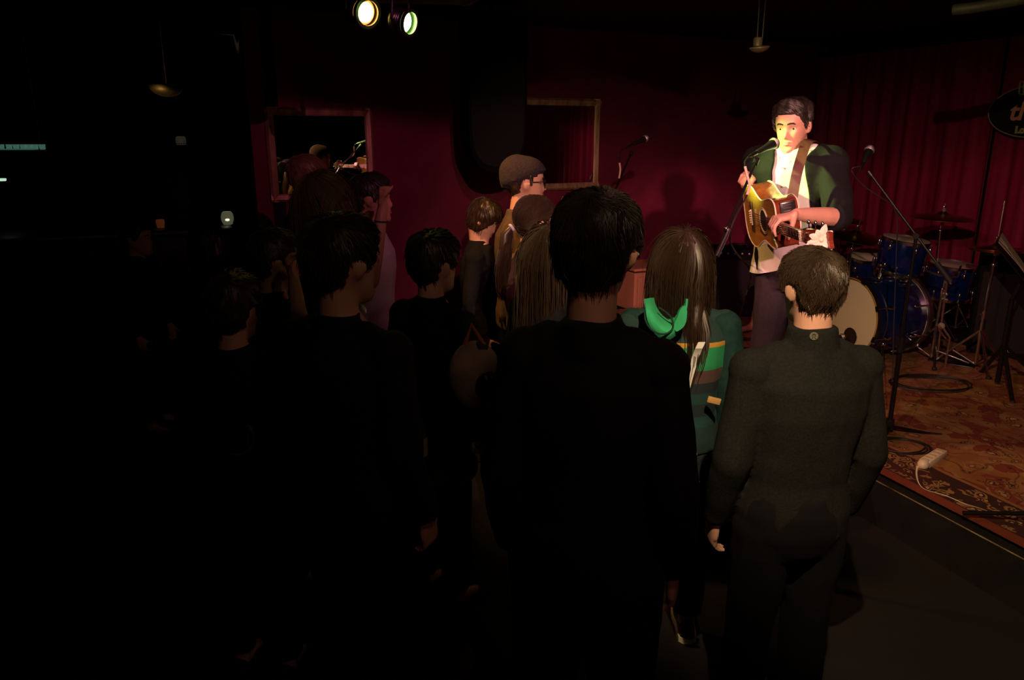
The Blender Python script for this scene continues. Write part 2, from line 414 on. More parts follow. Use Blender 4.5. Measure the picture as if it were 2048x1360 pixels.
# ---- mirrors on the red wall
MIRR, nt, b = newmat('mirror_glass'); b.inputs['Metallic'].default_value = 1; b.inputs['Roughness'].default_value = .015; b.inputs['Base Color'].default_value = (.86, .86, .86, 1)
FRAMEM = mat('dark_gilt_frame', (.50, .30, .18), .4, .3, var=.5, scale=20, stretch=(1, 1, .2))
def wall_mirror(u0, u1, v0, v1, label, fw=.075):
    a = hitA(u0, (v0+v1)/2, .03); b2 = hitA(u1, (v0+v1)/2, .03); zt = hitA((u0+u1)/2, v0, .03).z; zb = hitA((u0+u1)/2, v1, .03).z
    wd = (Vector((b2.x, b2.y, 0))-Vector((a.x, a.y, 0))).length; hh = zt-zb; c = (a+b2)/2; c.z = (zt+zb)/2
    t = thing('wall_mirror', (c.x, c.y, zb), label, 'mirror'); R = Matrix((tA, nA, Vector((0, 0, 1)))).transposed()
    MB().box(c, (wd-.02, .012, hh-.02), R).obj('mirror_pane', MIRR, t, smooth=False)
    for sx in (-1, 1):
        prof = [(-fw/2, 0), (-fw/2, -.02), (-fw*.25, -.045), (fw*.2, -.035), (fw/2, -.018), (fw/2, 0)]
        mb = MB(); cx = c+tA*sx*(wd/2)
        mb.rings([[cx+tA*(p*sx*-1)+nA*(d+.02)+Vector((0, 0, zz)) for p, d in prof] for zz in (-hh/2-fw/2, hh/2+fw/2)]); mb.obj('frame_side', FRAMEM, t, smooth=False)
        mb = MB(); cz = c+Vector((0, 0, sx*hh/2))
        mb.rings([[cz+Vector((0, 0, -p*sx))+nA*(d+.021)+tA*xx for p, d in prof] for xx in (-wd/2-fw/2, wd/2+fw/2)]); mb.obj('frame_rail', FRAMEM, t, smooth=False)
    return t
wall_mirror(545, 738, 225, 392, 'framed wall mirror reflecting the guitar, behind the raised fist')
wall_mirror(1035, 1192, 205, 372, 'framed wall mirror reflecting red curtain folds, behind the man in beanie')

# ---- half-height wooden cabinet by the red wall
p = hitA(1345, 523, .3); R = Matrix((tA, nA, Vector((0, 0, 1)))).transposed()
WOODT = mat('salmon_wood', (.50, .22, .13), .6, var=.1, scale=6, stretch=(1, 1, .15))
cab = thing('low_cabinet', (p.x, p.y, STG), 'salmon painted low wooden cabinet by the red wall beyond the green hoodie', 'cabinet')
h = p.z-STG
MB().bbox((p.x, p.y, STG+h/2-.02), (1.15, .4, h-.05), R, .008).obj('carcass', WOODT, cab, smooth=False)
MB().bbox((p.x, p.y, STG+h-.012), (1.2, .46, .026), R, .008).obj('cabinet_top', WOODT, cab, smooth=False)
for sx in (-.28, .28):
    d = MB().bbox(Vector((p.x, p.y, STG+h/2-.02))+tA*sx-nA*.21, (.53, .02, h-.12), R, .006).obj('door', WOODT, cab, smooth=False)
    MB().ball(Vector((p.x, p.y, STG+h*.6))+tA*sx*.25-nA*.235, .014).obj('knob', SILV, d)

# ================================================================== people
def remesh(mb, voxel, smooth_it=3, fac=.5):
    me = mb.mesh('tmp'); 
    bm = bmesh.new(); bm.from_mesh(me); bmesh.ops.recalc_face_normals(bm, faces=bm.faces); bm.to_mesh(me); bm.free()
    o = bpy.data.objects.new('tmp', me); COL.objects.link(o)
    r = o.modifiers.new('r', 'REMESH'); r.mode = 'VOXEL'; r.voxel_size = voxel; r.use_smooth_shade = True
    if smooth_it:
        q = o.modifiers.new('s', 'SMOOTH'); q.iterations = smooth_it; q.factor = fac
    dg = bpy.context.evaluated_depsgraph_get(); dg.update()
    out = bpy.data.meshes.new_from_object(o.evaluated_get(dg)); bpy.data.objects.remove(o); bpy.data.meshes.remove(me)
    return out
def wrinkle(me, amp, sc, seed=0, stretch=1.0):
    n = len(me.vertices); co = np.empty(n*3, 'f'); nr = np.empty(n*3, 'f')
    me.vertices.foreach_get('co', co); me.vertex_normals.foreach_get('vector', nr); co = co.reshape(-1, 3); nr = nr.reshape(-1, 3)
    k = np.array([noise.noise(Vector((c[0]*sc+seed, c[1]*sc, c[2]*sc*stretch)))+.5*noise.noise(Vector((c[0]*sc*2.3, c[1]*sc*2.3+seed, c[2]*sc*2.3*stretch))) for c in co.tolist()], 'f')
    co += nr*(k*amp)[:, None]; me.vertices.foreach_set('co', co.ravel()); me.update()
def put(me, name, m, parent, label=None):
    me.transform(Matrix.Translation(-OFF[parent.name]))
    return link(name, me, m, parent, OFF[parent.name], True, label, recalc=False)

ZT = [-.120, -.112, -.098, -.080, -.055, -.025, .0, .03, .06, .085, .105, .115, .119]
WT = [.010, .025, .038, .049, .059, .067, .072, .075, .0755, .068, .050, .030, .008]
FT = [.072, .086, .092, .088, .086, .084, .086, .091, .088, .074, .050, .026, .004]
BT = [.045, .020, -.000, -.035, -.068, -.088, -.097, -.101, -.100, -.088, -.066, -.044, -.016]
def prof(z, T):
    return float(np.interp(z, ZT, T))
def head_surf(phi, z):
    """skull point; phi 0 = face front, positive towards the person's right"""
    wd, fr, bk = prof(z, WT), prof(z, FT), prof(z, BT)
    mid = (fr+bk)/2 if z < -.03 else .0
    c, s = math.cos(phi), math.sin(phi)
    dep = (fr-mid) if c > 0 else (mid-bk)
    e = 2.25
    k = (abs(c)**e+abs(s)**e)**(-1/e)
    return Vector((wd*s*k, mid+dep*c*k, z))
def gz(x, m, s): return math.exp(-((x-m)/s)**2)
def head_mesh_local(mb, T, fem=False, detail=True):
    nz, seg = (46, 56) if detail else (26, 32); rings = []
    for i in range(nz):
        t = i/(nz-1); z = -.120+.239*(.5-.5*math.cos(math.pi*(.04+.92*t)))
        row = []
        for k in range(seg):
            ph = 2*math.pi*k/seg; p = head_surf(ph, z)
            if p.y > 0:
                x = p.x; d = 0; 
                t2 = (.018-z)/.053
                if t2 > 0:
                    a = (.031*min(t2, 1)**1.15)*(1 if t2 < 1 else max(0, 1-(t2-1)*5.5))
                    sg = .0065+.0065*min(t2, 1); d += a*gz(x, 0, sg)
                d -= .012*(gz(x, .031, .016)+gz(x, -.031, .016))*gz(z, .004, .013)
                d += .005*(gz(x, .028, .02)+gz(x, -.028, .02)+.6*gz(x, 0, .02))*gz(z, .026, .010)*(.5 if fem else 1)
                d += .0055*(gz(x, .045, .018)+gz(x, -.045, .018))*gz(z, -.03, .02)
                d += .0065*gz(x, 0, .02)*(gz(z, -.058, .005)+1.1*gz(z, -.071, .006)); d -= .003*gz(x, 0, .026)*gz(z, -.064, .0025)
                d -= .004*gz(x, 0, .02)*gz(z, -.083, .006); d += .006*gz(x, 0, .02)*gz(z, -.102, .012)
                p.y += d
            row.append(T(p))
        rings.append(row)
    mb.rings(rings)
    if detail:
        for sx in (-1, 1): mb.ball(T(Vector((sx*.031, .0640, .0105))), (.0155*T.k, .0125*T.k, .0085*T.k), 12, T.R)
    for sx in (-1, 1):   # ears
        mb.ball(T(Vector((sx*.077, -.006, -.006))), (.0075, .018, .031), 12, T.R @ Matrix.Rotation(sx*.35, 3, 'Z') @ Matrix.Rotation(.2, 3, 'X'))
        if detail: mb.torus(T(Vector((sx*.082, -.008, .0))), .019, .0045, T.R @ Vector((sx, -.45, .0)), 16, 6)
class XF:
    def __init__(s, o, a, pitch=0, roll=0, k=1.0):
        R = Matrix.Rotation(-a, 3, 'Z') @ Matrix.Rotation(-pitch, 3, 'X') @ Matrix.Rotation(roll, 3, 'Y')
        s.o = Vector(o); s.R = R; s.k = k
    def __call__(s, p): return s.o + s.R @ (Vector(p)*s.k)
def hair_off(ph, z, zl, t):
    a = abs((ph+math.pi) % (2*math.pi)-math.pi)
    m = min(max((z-zl(a))/.012+.5, 0), 1); m = m*m*(3-2*m)
    return -.014+(.014+t)*m, m
def zl_short(a):   # hairline height by angle from the face
    return float(np.interp(math.degrees(a), [0, 30, 48, 60, 72, 84, 92, 104, 120, 180], [.068, .066, .052, .02, -.012, -.018, .016, .012, -.045, -.078]))
def zl_fringe(a):
    return float(np.interp(math.degrees(a), [0, 40, 60, 80, 100, 120, 180], [.035, .03, -.02, -.06, -.07, -.085, -.09]))
from mathutils.bvhtree import BVHTree
def shell_bvh(T, rings):
    inv = T.R.transposed(); vs = [tuple((inv @ (q-T.o))/T.k) for r in rings for q in r]; n = len(rings[0])
    fs = [(i*n+k, i*n+(k+1) % n, (i+1)*n+(k+1) % n, (i+1)*n+k) for i in range(len(rings)-1) for k in range(n)]
    return BVHTree.FromPolygons(vs, fs)
HCEN = Vector((0, -.01, .02))
def on_shell(SH, q, off, at_least=False):
    d = q-HCEN; L = d.length; d = d/L; h = SH.ray_cast(HCEN, d, .4)
    if h[0] is None: return q
    r = (h[0]-HCEN).length+off
    return HCEN+d*(max(r, L) if at_least else r)
def hair(T, parent, m, n=700, zl=zl_short, t=.014, ln=(.03, .055), long_=0, seed=1, lift=.012, name='hair', rad=.0028, tie=None, messy=.25, drape=None, short_sides=False, sweep=None):
    rnd = random.Random(seed); mb = MB(); nz, seg = 30, 48; rings = []
    def surf(ph, z, extra=0):
        p = head_surf(ph, z); q = Vector((p.x, p.y+.005, max(p.z, -.03)*1.0+.0)); q = Vector((p.x, p.y, p.z*.9+.01)); return p+q.normalized()*extra
    for i in range(nz):
        z = -.118+.237*(.5-.5*math.cos(math.pi*(.03+.94*i/(nz-1)))); row = []
        for k in range(seg):
            ph = 2*math.pi*k/seg; o, mm = hair_off(ph, z, zl, t*(.35+.65*min(1, max(0, z/.09))) if short_sides else t); p = surf(ph, z, o+mm*.004*noise.noise(Vector((math.sin(ph)*3, math.cos(ph)*3, z*30+seed)))*2)
            row.append(T(p))
        rings.append(row)
    mb.rings(rings)
    SH = shell_bvh(T, rings)
    if long_:
        dm = drape or 62; rows = []
        for i in range(11):
            f = i/10; row = []
            for k in range(19):
                ph = math.radians(dm+(360-2*dm)*k/18)
                if i < 4: 
                    z = .03-.03*i; p = surf(ph, z, t*.8)
                else:
                    p = surf(ph, -.06, t*.8); p = Vector((p.x*(1+.12*f), min(p.y, .03)-.012*f, -.06-(i-3)/7*long_+.02*math.sin(k*2.1+seed)*f))
                    p += Vector((p.x, p.y+.02, 0)).normalized()*.012*f
                row.append(T(p))
            rows.append(row)
        mb.sheet(rows, .006)
    W = Vector((.012, -.05, .125)); c0 = Vector((0, -.006, 0)); er = Vector((.079, .103, .126))
    cnt = 0; tries = 0
    while cnt < n and tries < n*6:
        tries += 1
        ph = rnd.uniform(0, 2*math.pi); z = .119-abs(rnd.gauss(0, .085)) if not long_ else rnd.uniform(-.03, .119)
        a = abs((ph+math.pi) % (2*math.pi)-math.pi)
        if z < zl(a)+.004 or z < -.09: continue
        if cnt % 5 == 0 and not long_ and tie is None: z = rnd.uniform(.088, .119)
        cnt += 1; p = on_shell(SH, surf(ph, z, t), .0005); pts = [p]; L = rnd.uniform(*ln)*(min(1, .16+.84*max(0, (z+.02)/.1)**1.5) if short_sides else 1); jit = Vector([rnd.gauss(0, messy) for _ in range(3)]); lf = lift*rnd.random()**2
        nl = long_*rnd.uniform(.75, 1.15) if long_ else 0
        N = 5 if not long_ else 9
        if z < -.02 and not long_: L *= .6
        for k in range(N):
            q = pts[-1]; nr = Vector(((q.x)/er.x**2, (q.y+.006)/er.y**2, q.z/er.z**2)).normalized()
            if tie is not None:
                d = (tie-q); d = (d-nr*d.dot(nr)*.9).normalized(); stp = (tie-p).length/N*1.12
                q2 = q+d*stp
            elif long_:
                stp = (nl+.1)/N
                fr_ = Vector((math.copysign(1.6, q.x), -.5, 0)) if (q.y > .015 and a < 1.5 and q.z < .10) else Vector()
                if q.z > -.02: d = (q-W)+fr_*.12; d = (d-nr*d.dot(nr)).normalized()+jit*.15; q2 = q+d.normalized()*stp+nr*.001
                else: q2 = q+Vector((q.x*.12+.006*math.sin(k*1.3+ph*5), (q.y*.06-.002), -1)).normalized()*stp
            else:
                d = (q-W); near = max(0, 1-d.length/.07); d = (d-nr*d.dot(nr)).normalized(); d = (d+nr.cross(d)*1.3*near+Vector((math.sin(ph*7), math.cos(ph*5), 0))*.9*near).normalized()
                if q.z < -.03: d = (d+Vector((0, 0, -1))).normalized()
                if sweep is not None and q.y > .035: e_ = sweep-nr*sweep.dot(nr); d = (d*.15+e_.normalized()).normalized()
                jt = jit-nr*jit.dot(nr); d = (d+jt*.6).normalized(); stp = L/N; q2 = q+d*stp
            if tie is not None: q2 = on_shell(SH, q2, .002)
            elif long_:
                if q2.z > -.05: q2 = on_shell(SH, q2, .0015+.002*rnd.random(), True)
                else: q2 = q2+Vector((rnd.gauss(0, .0022), rnd.gauss(0, .0022), 0))
            elif q2.z > -.055: q2 = on_shell(SH, q2, .0015+lf*(k+1)/N)
            pts.append(q2)
        mb.tube([T(q) for q in pts], [rad*T.k*(1-.8*(k/(N))**1.5) for k in range(N+1)], 3, caps=False)
    return mb.obj(name, m, parent, recalc=False)
def tail(T, parent, m, tie, ln=.3, n=120, seed=3, name='ponytail', spread=.03, away=Vector((0, -1, 0))):
    rnd = random.Random(seed); mb = MB()
    mb.tube([T(tie), T(tie+away*.03+Vector((0, 0, -.03))), T(tie+away*.04+Vector((0, 0, -.5*ln))), T(tie+away*.03+Vector((0, 0, -.85*ln)))], [.012, .022, .024, .006], 10)
    for i in range(n):
        a = rnd.uniform(0, 6.28); r = spread*rnd.uniform(.3, 1); e = Vector((math.cos(a)*r, math.sin(a)*r, 0))
        pts = [tie+e*.2]; 
        for k in range(1, 7): f = k/6; pts.append(tie+away*(.045*math.sin(f*2.2))+e*(math.sin(f*2.6)+.25)+Vector((.01*math.sin(f*6+a), 0, -ln*f*rnd.uniform(.95, 1.05))))
        mb.tube([T(q) for q in pts], [.0026*(1-.75*k/6) for k in range(7)], 3, caps=False)
    return mb.obj(name, m, parent, recalc=False)

def hand_prims(mb, w, d, n, t, curls=(25, 28, 32, 36), k=1.0, thumb=(.75, .55, .35), thumb_bend=.2, spread=.05):
    """palm and five fingers. w wrist, d finger direction, n palm normal (fingers curl to it), t thumb side"""
    d = Vector(d).normalized(); n = Vector(n); n = (n-d*n.dot(d)).normalized(); t0 = Vector(t); s = d.cross(n); s = s if s.dot(t0) > 0 else -s
    w = Vector(w)
    cs = [w-d*.012*k, w+d*.02*k, w+d*.055*k, w+d*.092*k]
    mb.loft(cs, [.024*k, .034*k, .042*k, .040*k], [.020*k, .017*k, .015*k, .013*k], s, n, 14, 2.6)
    for i, (o, L) in enumerate(((.030, .072), (.010, .082), (-.010, .076), (-.029, .060))):
        b = w+d*.086*k+s*o*k; c = curls[i]; dirv = (d+s*spread*(1.5-i)).normalized(); pts = [b-d*.02*k, b]; ang = 0
        for j, fr in enumerate((.46, .3, .24)):
            ang += math.radians(c*(1, 1.15, .7)[j]); dd = dirv*math.cos(ang)+n*math.sin(ang); pts.append(pts[-1]+dd*L*fr*k)
        rr = [.0092*k, .0092*k, .0085*k, .0078*k, .0066*k]
        for j in range(4): mb.capsule(pts[j], pts[j+1], rr[j], rr[j+1], 10)
    b = w+d*.025*k+s*.028*k; td = (s*thumb[0]+d*thumb[1]+n*thumb[2]).normalized(); td2 = (td-s*thumb_bend+n*thumb_bend).normalized()
    p1 = b+td*.038*k; p2 = p1+td2*.032*k; p3 = p2+td2*.026*k-s*.004*k
    mb.capsule(b-td*.012*k, p1, .014*k, .0115*k, 10); mb.capsule(p1, p2, .0112*k, .0098*k, 10); mb.capsule(p2, p3, .0098*k, .008*k, 10)

def shoe(parent, ank, toe_dir, m, sole, k=1.0, z0=0.):
    d = Vector((toe_dir.x, toe_dir.y, 0)).normalized(); s = Vector((d.y, -d.x, 0)); c = Vector((ank.x, ank.y, z0)); 
    xs = [-.075, -.06, -.02, .04, .10, .15, .185, .195]; wd = [.012, .032, .037, .038, .046, .044, .028, .008]; ht = [.05, .085, .092, .078, .055, .045, .035, .02]
    mb = MB(); rs = []
    for x, wv, h in zip(xs, wd, ht):
        row = []
        for q in range(14):
            a = 2*math.pi*q/14; row.append(c+d*x*k+s*wv*k*math.cos(a)+Vector((0, 0, (.02+max(math.sin(a), -.1)*(h-.02)*1.0)*k)))
        rs.append(row)
    mb.rings(rs); o = mb.obj('shoe', m, parent)
    mb = MB(); out = []
    for x, wv in zip(xs, wd): out.append(c+d*x*k*1.03+s*(wv+.005)*k)
    for x, wv in list(zip(xs, wd))[::-1]: out.append(c+d*x*k*1.03-s*(wv+.005)*k)
    mb.ext([q+Vector((0, 0, .001)) for q in out], (0, 0, 1), .024*k); mb.obj('sole', sole, o)
    return o

BODY_Z = [.80, .88, .95, 1.05, 1.15, 1.27, 1.36, 1.42, 1.46, 1.49]
BODY_W = [.12, .163, .165, .142, .148, .172, .176, .145, .085, .058]
BODY_D = [.09, .112, .115, .100, .105, .118, .112, .085, .068, .058]
def person(label, x, y, z0, h, a, head_a=None, pitch=0, roll=0, fem=False, sleeves='long', top=BLACKF, legs=BLKJ, skin=SKIN, shoes=(RUBBER, RUBBER), arms=None,
           legj=None, drop=0, lean=0, voxel=.012, topname='jacket', detail=False, bulk=1.0, group=None, face=True, hip=0, wr=.006, armw=1.0, top_z0=.86, hands=None, headk=1.0, headfwd=0, headdrop=0, collar=True, mock=0):
    """a degrees: 0 faces away from the camera, 90 faces right in the photo. returns (root, head transform, joints)"""
    a = math.radians(a); ha = math.radians(head_a) if head_a is not None else a
    s = h/1.75; f = Vector((math.sin(a), math.cos(a), 0)); r = Vector((math.cos(a), -math.sin(a), 0)); base = Vector((x, y, z0))
    sw = (.9 if fem else 1.0)*bulk
    def L(rx, fy, z): return base+r*rx*s+f*(fy+lean*max(0, z-.95)+hip*0)*s+Vector((0, 0, (z-drop)*s))
    t = thing('person', base, label, 'person', group)
    body = MB()
    body.loft([L(0, 0, z) for z in BODY_Z], [w_*s*sw for w_ in BODY_W], [d_*s*(.95 if fem else 1)*min(bulk, 1.1) for d_ in BODY_D], r, f, 20, 2.3)
    hf = .025+headfwd
    H = L(0, hf, 1.632-headdrop); T = XF(H, ha, pitch, roll, s**.5*headk)
    body.capsule(L(0, -.012, 1.43), T((0, -.022, -.055)), .058*s, .054*s, 14)
    head_mesh_local(body, T, fem, detail)
    J = dict(H=H, T=T, L=L, f=f, r=r, s=s)
    arms = arms or {}
    for sd in (1, -1):
        S = L(sd*.178*sw, 0, 1.395)
        if sd in arms: E_, Wr = arms[sd][0], arms[sd][1]
        else: E_ = S+(r*sd*.05-f*.02+Vector((0, 0, -.285)))*s; Wr = E_+(f*.09+r*sd*.0+Vector((0, 0, -.235)))*s
        if sd in arms and len(arms[sd]) > 3: S = arms[sd][3]
        E_ = Vector(E_); Wr = Vector(Wr); J[sd] = (S, E_, Wr)
        body.ball(S, .056*s); body.capsule(S, E_, .048*s*armw, .040*s*armw); body.capsule(E_, E_.lerp(Wr, .35), .041*s*armw, .040*s*armw); body.capsule(E_.lerp(Wr, .35), Wr, .040*s*armw, .026*s)
        hp = arms[sd][2] if sd in arms and len(arms[sd]) > 2 and arms[sd][2] else dict(d=(Wr-E_).normalized()*.7+Vector((0, 0, -.5)), n=-r*sd, t=f)
        hand_prims(body, Wr, k=s*(.93 if fem else 1), **hp)
    pel = L(0, 0, .90)
    for sd in (1, -1):
        if legj and sd in legj: Hj, K, A = L(sd*.085, 0, .88), Vector(legj[sd][0]), Vector(legj[sd][1])
        else: Hj, K, A = L(sd*.085, 0, .88), base+r*sd*.10*s+f*.02*s+Vector((0, 0, .48*s)), base+r*sd*.11*s+Vector((0, 0, .085*s))
        J['leg%d' % sd] = (Hj, K, A)
        body.capsule(Hj, K, .088*s, .055*s); body.capsule(K, K.lerp(A, .4), .055*s, .056*s); body.capsule(K.lerp(A, .4), A, .056*s, .037*s)
        body.capsule(A-Vector((0, 0, .02)), A+(legj[sd][2] if legj and len(legj.get(sd, ())) > 2 else f)*.13*s-Vector((0, 0, .045*s)), .036*s, .026*s)
    J['L'] = L
    me = remesh(body, voxel, 4 if detail else 2); put(me, 'body', skin, t)
    # --- top
    if top:
        i = .014; tp = MB(); zs = [z for z in BODY_Z if z > top_z0]; k0 = len(BODY_Z)-len(zs); zs = [top_z0]+zs
        ws = [float(np.interp(top_z0, BODY_Z, BODY_W))]+BODY_W[k0:]; ds = [float(np.interp(top_z0, BODY_Z, BODY_D))]+BODY_D[k0:]
        tp.loft([L(0, 0, z) for z in zs[:-1]], [(w_*sw+i+.006)*s for w_ in ws[:-1]], [(d_+i+.006)*s*min(bulk, 1.15) for d_ in ds[:-1]], r, f, 24, 2.3)
        for sd in (1, -1):
            S, E_, Wr = J[sd]; u_ = (.048*armw+i)*s; e_ = (.040*armw+i)*s
            tp.ball(S, (.056+i*.9)*s)
            q = L(sd*.09, -.005, 1.44); tp.capsule(q, S, .045*s, .055*s)
            if sleeves == 'none': continue
            if sleeves == 'short': e2 = S.lerp(E_, .55); tp.tube([S, e2], [u_, u_*1.05], 14); continue
            tp.tube([S, S.lerp(E_, .5), E_], [u_, u_, e_*1.08], 14); tp.ball(E_, e_*1.04)
            if sleeves == 'rolled': tp.tube([E_, E_.lerp(Wr, .18)], [e_*1.1, e_*1.08], 14); continue
            tp.tube([E_, E_.lerp(Wr, .5), E_.lerp(Wr, .97)], [e_, e_*.95, e_*.78], 14)
        if collar: tp.tube([L(0, -.01, 1.435), L(0, -.012, 1.50)], [.082*s, .066*s], 20)
        if mock: tp.tube([L(0, -.012, 1.40), L(0, -.006, 1.50+mock)], [.084*s, .069*s], 20)
        me = remesh(tp, max(voxel*.8, .007), 3); wrinkle(me, wr, 9, seed=x*7+y, stretch=.6); J['top'] = put(me, topname, top, t)
    if legs:
        lg = MB(); i = .016
        lg.loft([L(0, 0, z) for z in (.80, .88, .95, 1.02)], [(w_*sw+i)*s for w_ in (.12, .163, .165, .148)], [(d_+i)*s for d_ in (.09, .112, .115, .103)], r, f, 22, 2.3)
        for sd in (1, -1):
            Hj, K, A = J['leg%d' % sd]; e = K.lerp(A, .93)
            lg.capsule(Hj, K, (.088+i)*s, (.06+i)*s); lg.tube([K, K.lerp(A, .4), e], [(.06+i)*s, (.06+i)*s, (.048+i)*s], 14); lg.ball(K, (.059+i)*s)
        me = remesh(lg, max(voxel, .010), 3); wrinkle(me, .006, 8, seed=y*3, stretch=.7); J['pants'] = put(me, 'trousers', legs, t)
    if shoes:
        for sd in (1, -1):
            A = J['leg%d' % sd][2]; shoe(t, A, legj[sd][2] if legj and sd in legj and len(legj[sd]) > 2 else f, shoes[0], shoes[1], s, A.z-.085*s)
    if face:
        for sx in (-1, 1):
            e = MB().ball(T((sx*.031, .0628, .003)), .0125*T.k, 14).obj('eye', WHITE_EYE, t)
            MB().ball(T((sx*.031, .0715, .003)), (.0066*T.k, .0046*T.k, .0066*T.k), 10, T.R).obj('iris', IRIS, e)
            br = [T(head_surf(sx*q_, .026+dz)+Vector((0, .004, 0))) for q_, dz in ((.14, 0), (.3, .004), (.48, .004), (.62, -.002))]
            MB().tube(br, [.003, .0042, .0036, .0015], 6).obj('eyebrow', H_DARK, t)
        lp = MB()
        for zz, rr in ((-.0595, .0032), (-.0695, .0042)):
            lp.tube([T(head_surf(q_, zz)+Vector((0, .0045+.0015*(1-abs(q_)/.3), (.004 if abs(q_) > .2 else 0)))) for q_ in (-.3, -.15, 0, .15, .3)], [.001, rr, rr, rr, .001], 8)
        lp.obj('lips', LIP, t)
    return t, T, J
def by_crown(u, v, z, z0, a, **k):
    c = P(u, v, z); h = c.z-z0; f = Vector((math.sin(math.radians(a)), math.cos(math.radians(a)), 0)); s = h/1.75
    b = c-f*.025*s; return dict(x=b.x, y=b.y, z0=z0, h=h, a=a, **k)
FACE_LEFT = Vector((-1, 0, 0))
from mathutils.bvhtree import BVHTree
def probe(o, u, v):
    """point and normal where the line of sight through (u,v) meets an object"""
    off = OFF[o.name]; key = o.name
    if key not in BV: BV[key] = BVHTree.FromPolygons([tuple(q.co) for q in o.data.vertices], [tuple(f.vertices) for f in o.data.polygons])
    org = Vector((0, 0, HC)); d = (P(u, v, 1.0)-org).normalized(); h = BV[key].ray_cast(org-off, d)
    if h[0] is None: return None, None
    n = h[1] if h[1].dot(d) < 0 else -h[1]
    return h[0]+off, n
BV = {}
# ------------------------------------------------------------------ the singer and the guitar
GB, GN = P(1508, 433, 3.62), P(1603, 471, 3.0)
gd = (GN-GB).normalized(); gn = Vector((-.97, .015, -.20)); gn = (gn-gd*gn.dot(gd)).normalized(); gw = gd.cross(gn)
if gw.z < 0: gw = -gw
def gp(l, s, t=0):   # guitar coords: l along neck from the bridge, s across (bass side up), t out of the top
    return GB+gd*l+gw*s+gn*t
Cn = gp(.39, 0, 0)
armsS = {-1: (Vector((1.475, 3.42, 1.515)), Cn+Vector((.074, .03, .052)), dict(d=(-.95, -.15, -.20), n=(-.2, 0, -.98), t=(0, -1, 0), curls=(36, 44, 50, 54), thumb=(.1, .35, .9), thumb_bend=.1, spread=.07)),
         1: (Vector((1.32, 3.99, 1.52)), Vector((1.225, 3.845, 1.70)), dict(d=(-.62, -.62, -.28), n=(-.25, .15, -.95), t=(.35, -.9, -.1), curls=(38, 48, 55, 60), thumb=(.5, .7, .55), thumb_bend=.3, spread=.07))}
singer, TS, JS = person('young man singing at the microphone, black jacket open over white shirt, playing guitar', 1.462, 3.845, STG, 1.86, 222, head_a=220, pitch=.20, roll=.03, sleeves='none', top=SHIRTW, topname='shirt',
    skin=SKIN, arms=armsS, lean=.30, voxel=.0055, detail=True, headfwd=-.025, headdrop=.075, headk=.95, bulk=.94, wr=.007, top_z0=.95, legs=TROUS, collar=False)
s_ = JS['s']; LS = JS['L']; fS = JS['f']; rS = JS['r']
# jacket: a shell open at the front, sleeves pushed up to the elbow
tp = MB(); zs = [.86]+BODY_Z[2:]; ws = [.165]+BODY_W[2:]; ds = [.115]+BODY_D[2:]
tp.loft([LS(0, 0, z) for z in zs[:-1]], [(w_+.034)*s_ for w_ in ws[:-1]], [(d_+.029)*s_ for d_ in ds[:-1]], rS, fS, 24, 2.3)
for sd in (1, -1):
    S, E_, Wr = JS[sd]; tp.ball(S, .083*s_); tp.capsule(LS(sd*.09, -.005, 1.43), S, .060*s_, .080*s_)
    tp.tube([S, S.lerp(E_, .5), E_], [.07*s_, .066*s_, .062*s_], 14); tp.ball(E_+(E_-Wr).normalized()*.005, .060*s_); tp.tube([E_, E_.lerp(Wr, .16)], [.061*s_, .062*s_], 14)
tp.tube([LS(0, -.03, 1.42), LS(0, -.03, 1.485)], [.09*s_, .075*s_], 20)
me = remesh(tp, .010, 3); wrinkle(me, .010, 8, seed=3, stretch=.6)
bm = bmesh.new(); bm.from_mesh(me); kill = []
for fc in bm.faces:
    c = fc.calc_center_median(); q = c-LS(0, 0, .95); fw, rt = q.dot(fS)-.04*max(0, (c.z-1.3)), q.dot(rS); zz = c.z-STG
    half_w = float(np.interp(zz, [.8, 1.0, 1.35, 1.5, 1.56], [.085, .082, .078, .062, .075]))*s_
    if (-half_w*1.5 < rt < half_w*.65 or (zz < 1.12 and -.17 < rt < .12)) and fw > .0: kill.append(fc)
bmesh.ops.delete(bm, geom=kill, context='FACES')
isl = [v for v in bm.verts if not v.link_faces]; bmesh.ops.delete(bm, geom=isl, context='VERTS')
for it in range(10):
    bv = {v: [e.other_vert(v) for e in v.link_edges if e.is_boundary] for v in bm.verts if any(e.is_boundary for e in v.link_edges)}
    new = {v: (v.co+sum((w_.co for w_ in nb), Vector()))/(len(nb)+1) for v, nb in bv.items()}
    for v, c in new.items(): v.co = c
bm.to_mesh(me); bm.free()
jk = put(me, 'jacket', JACKET, singer, 'open black jacket with sleeves pushed up to the elbows'); so = jk.modifiers.new('s', 'SOLIDIFY'); so.thickness = .008; so.offset = -1
# shirt collar, placket, buttons, tails
cm = MB(); g = []
for i, (zz, rr) in enumerate(((1.435, .092), (1.475, .078), (1.505, .073), (1.49, .086), (1.468, .098))):
    g.append([LS(0, -.005+.02*(zz-1.43)*5, zz)+(rS*math.sin(q_)*1.0+fS*math.cos(q_)*.95)*rr*s_+Vector((0, 0, -.060*max(0, math.cos(q_))**2-.012)) for q_ in [math.radians(14+332*k/22) for k in range(23)]])
cm.sheet(g, .002); cm.obj('shirt_collar', SHIRTW, singer)
TAILM = SHIRTW
tl = MB(); g = []
for i in range(9):
    z = 1.02-.014*i; row = []
    for k in range(25):
        aa = math.radians(-75+150*k/24); e = (.010*math.sin(k*1.1+i*.3)+.012)*(i/8)
        row.append(LS(0, 0, z-(.045*(i/8)*abs(math.sin(aa*1.6))))+rS*math.sin(aa)*(.192+e)*s_+fS*math.cos(aa)*(.146+e)*s_)
    g.append(row)
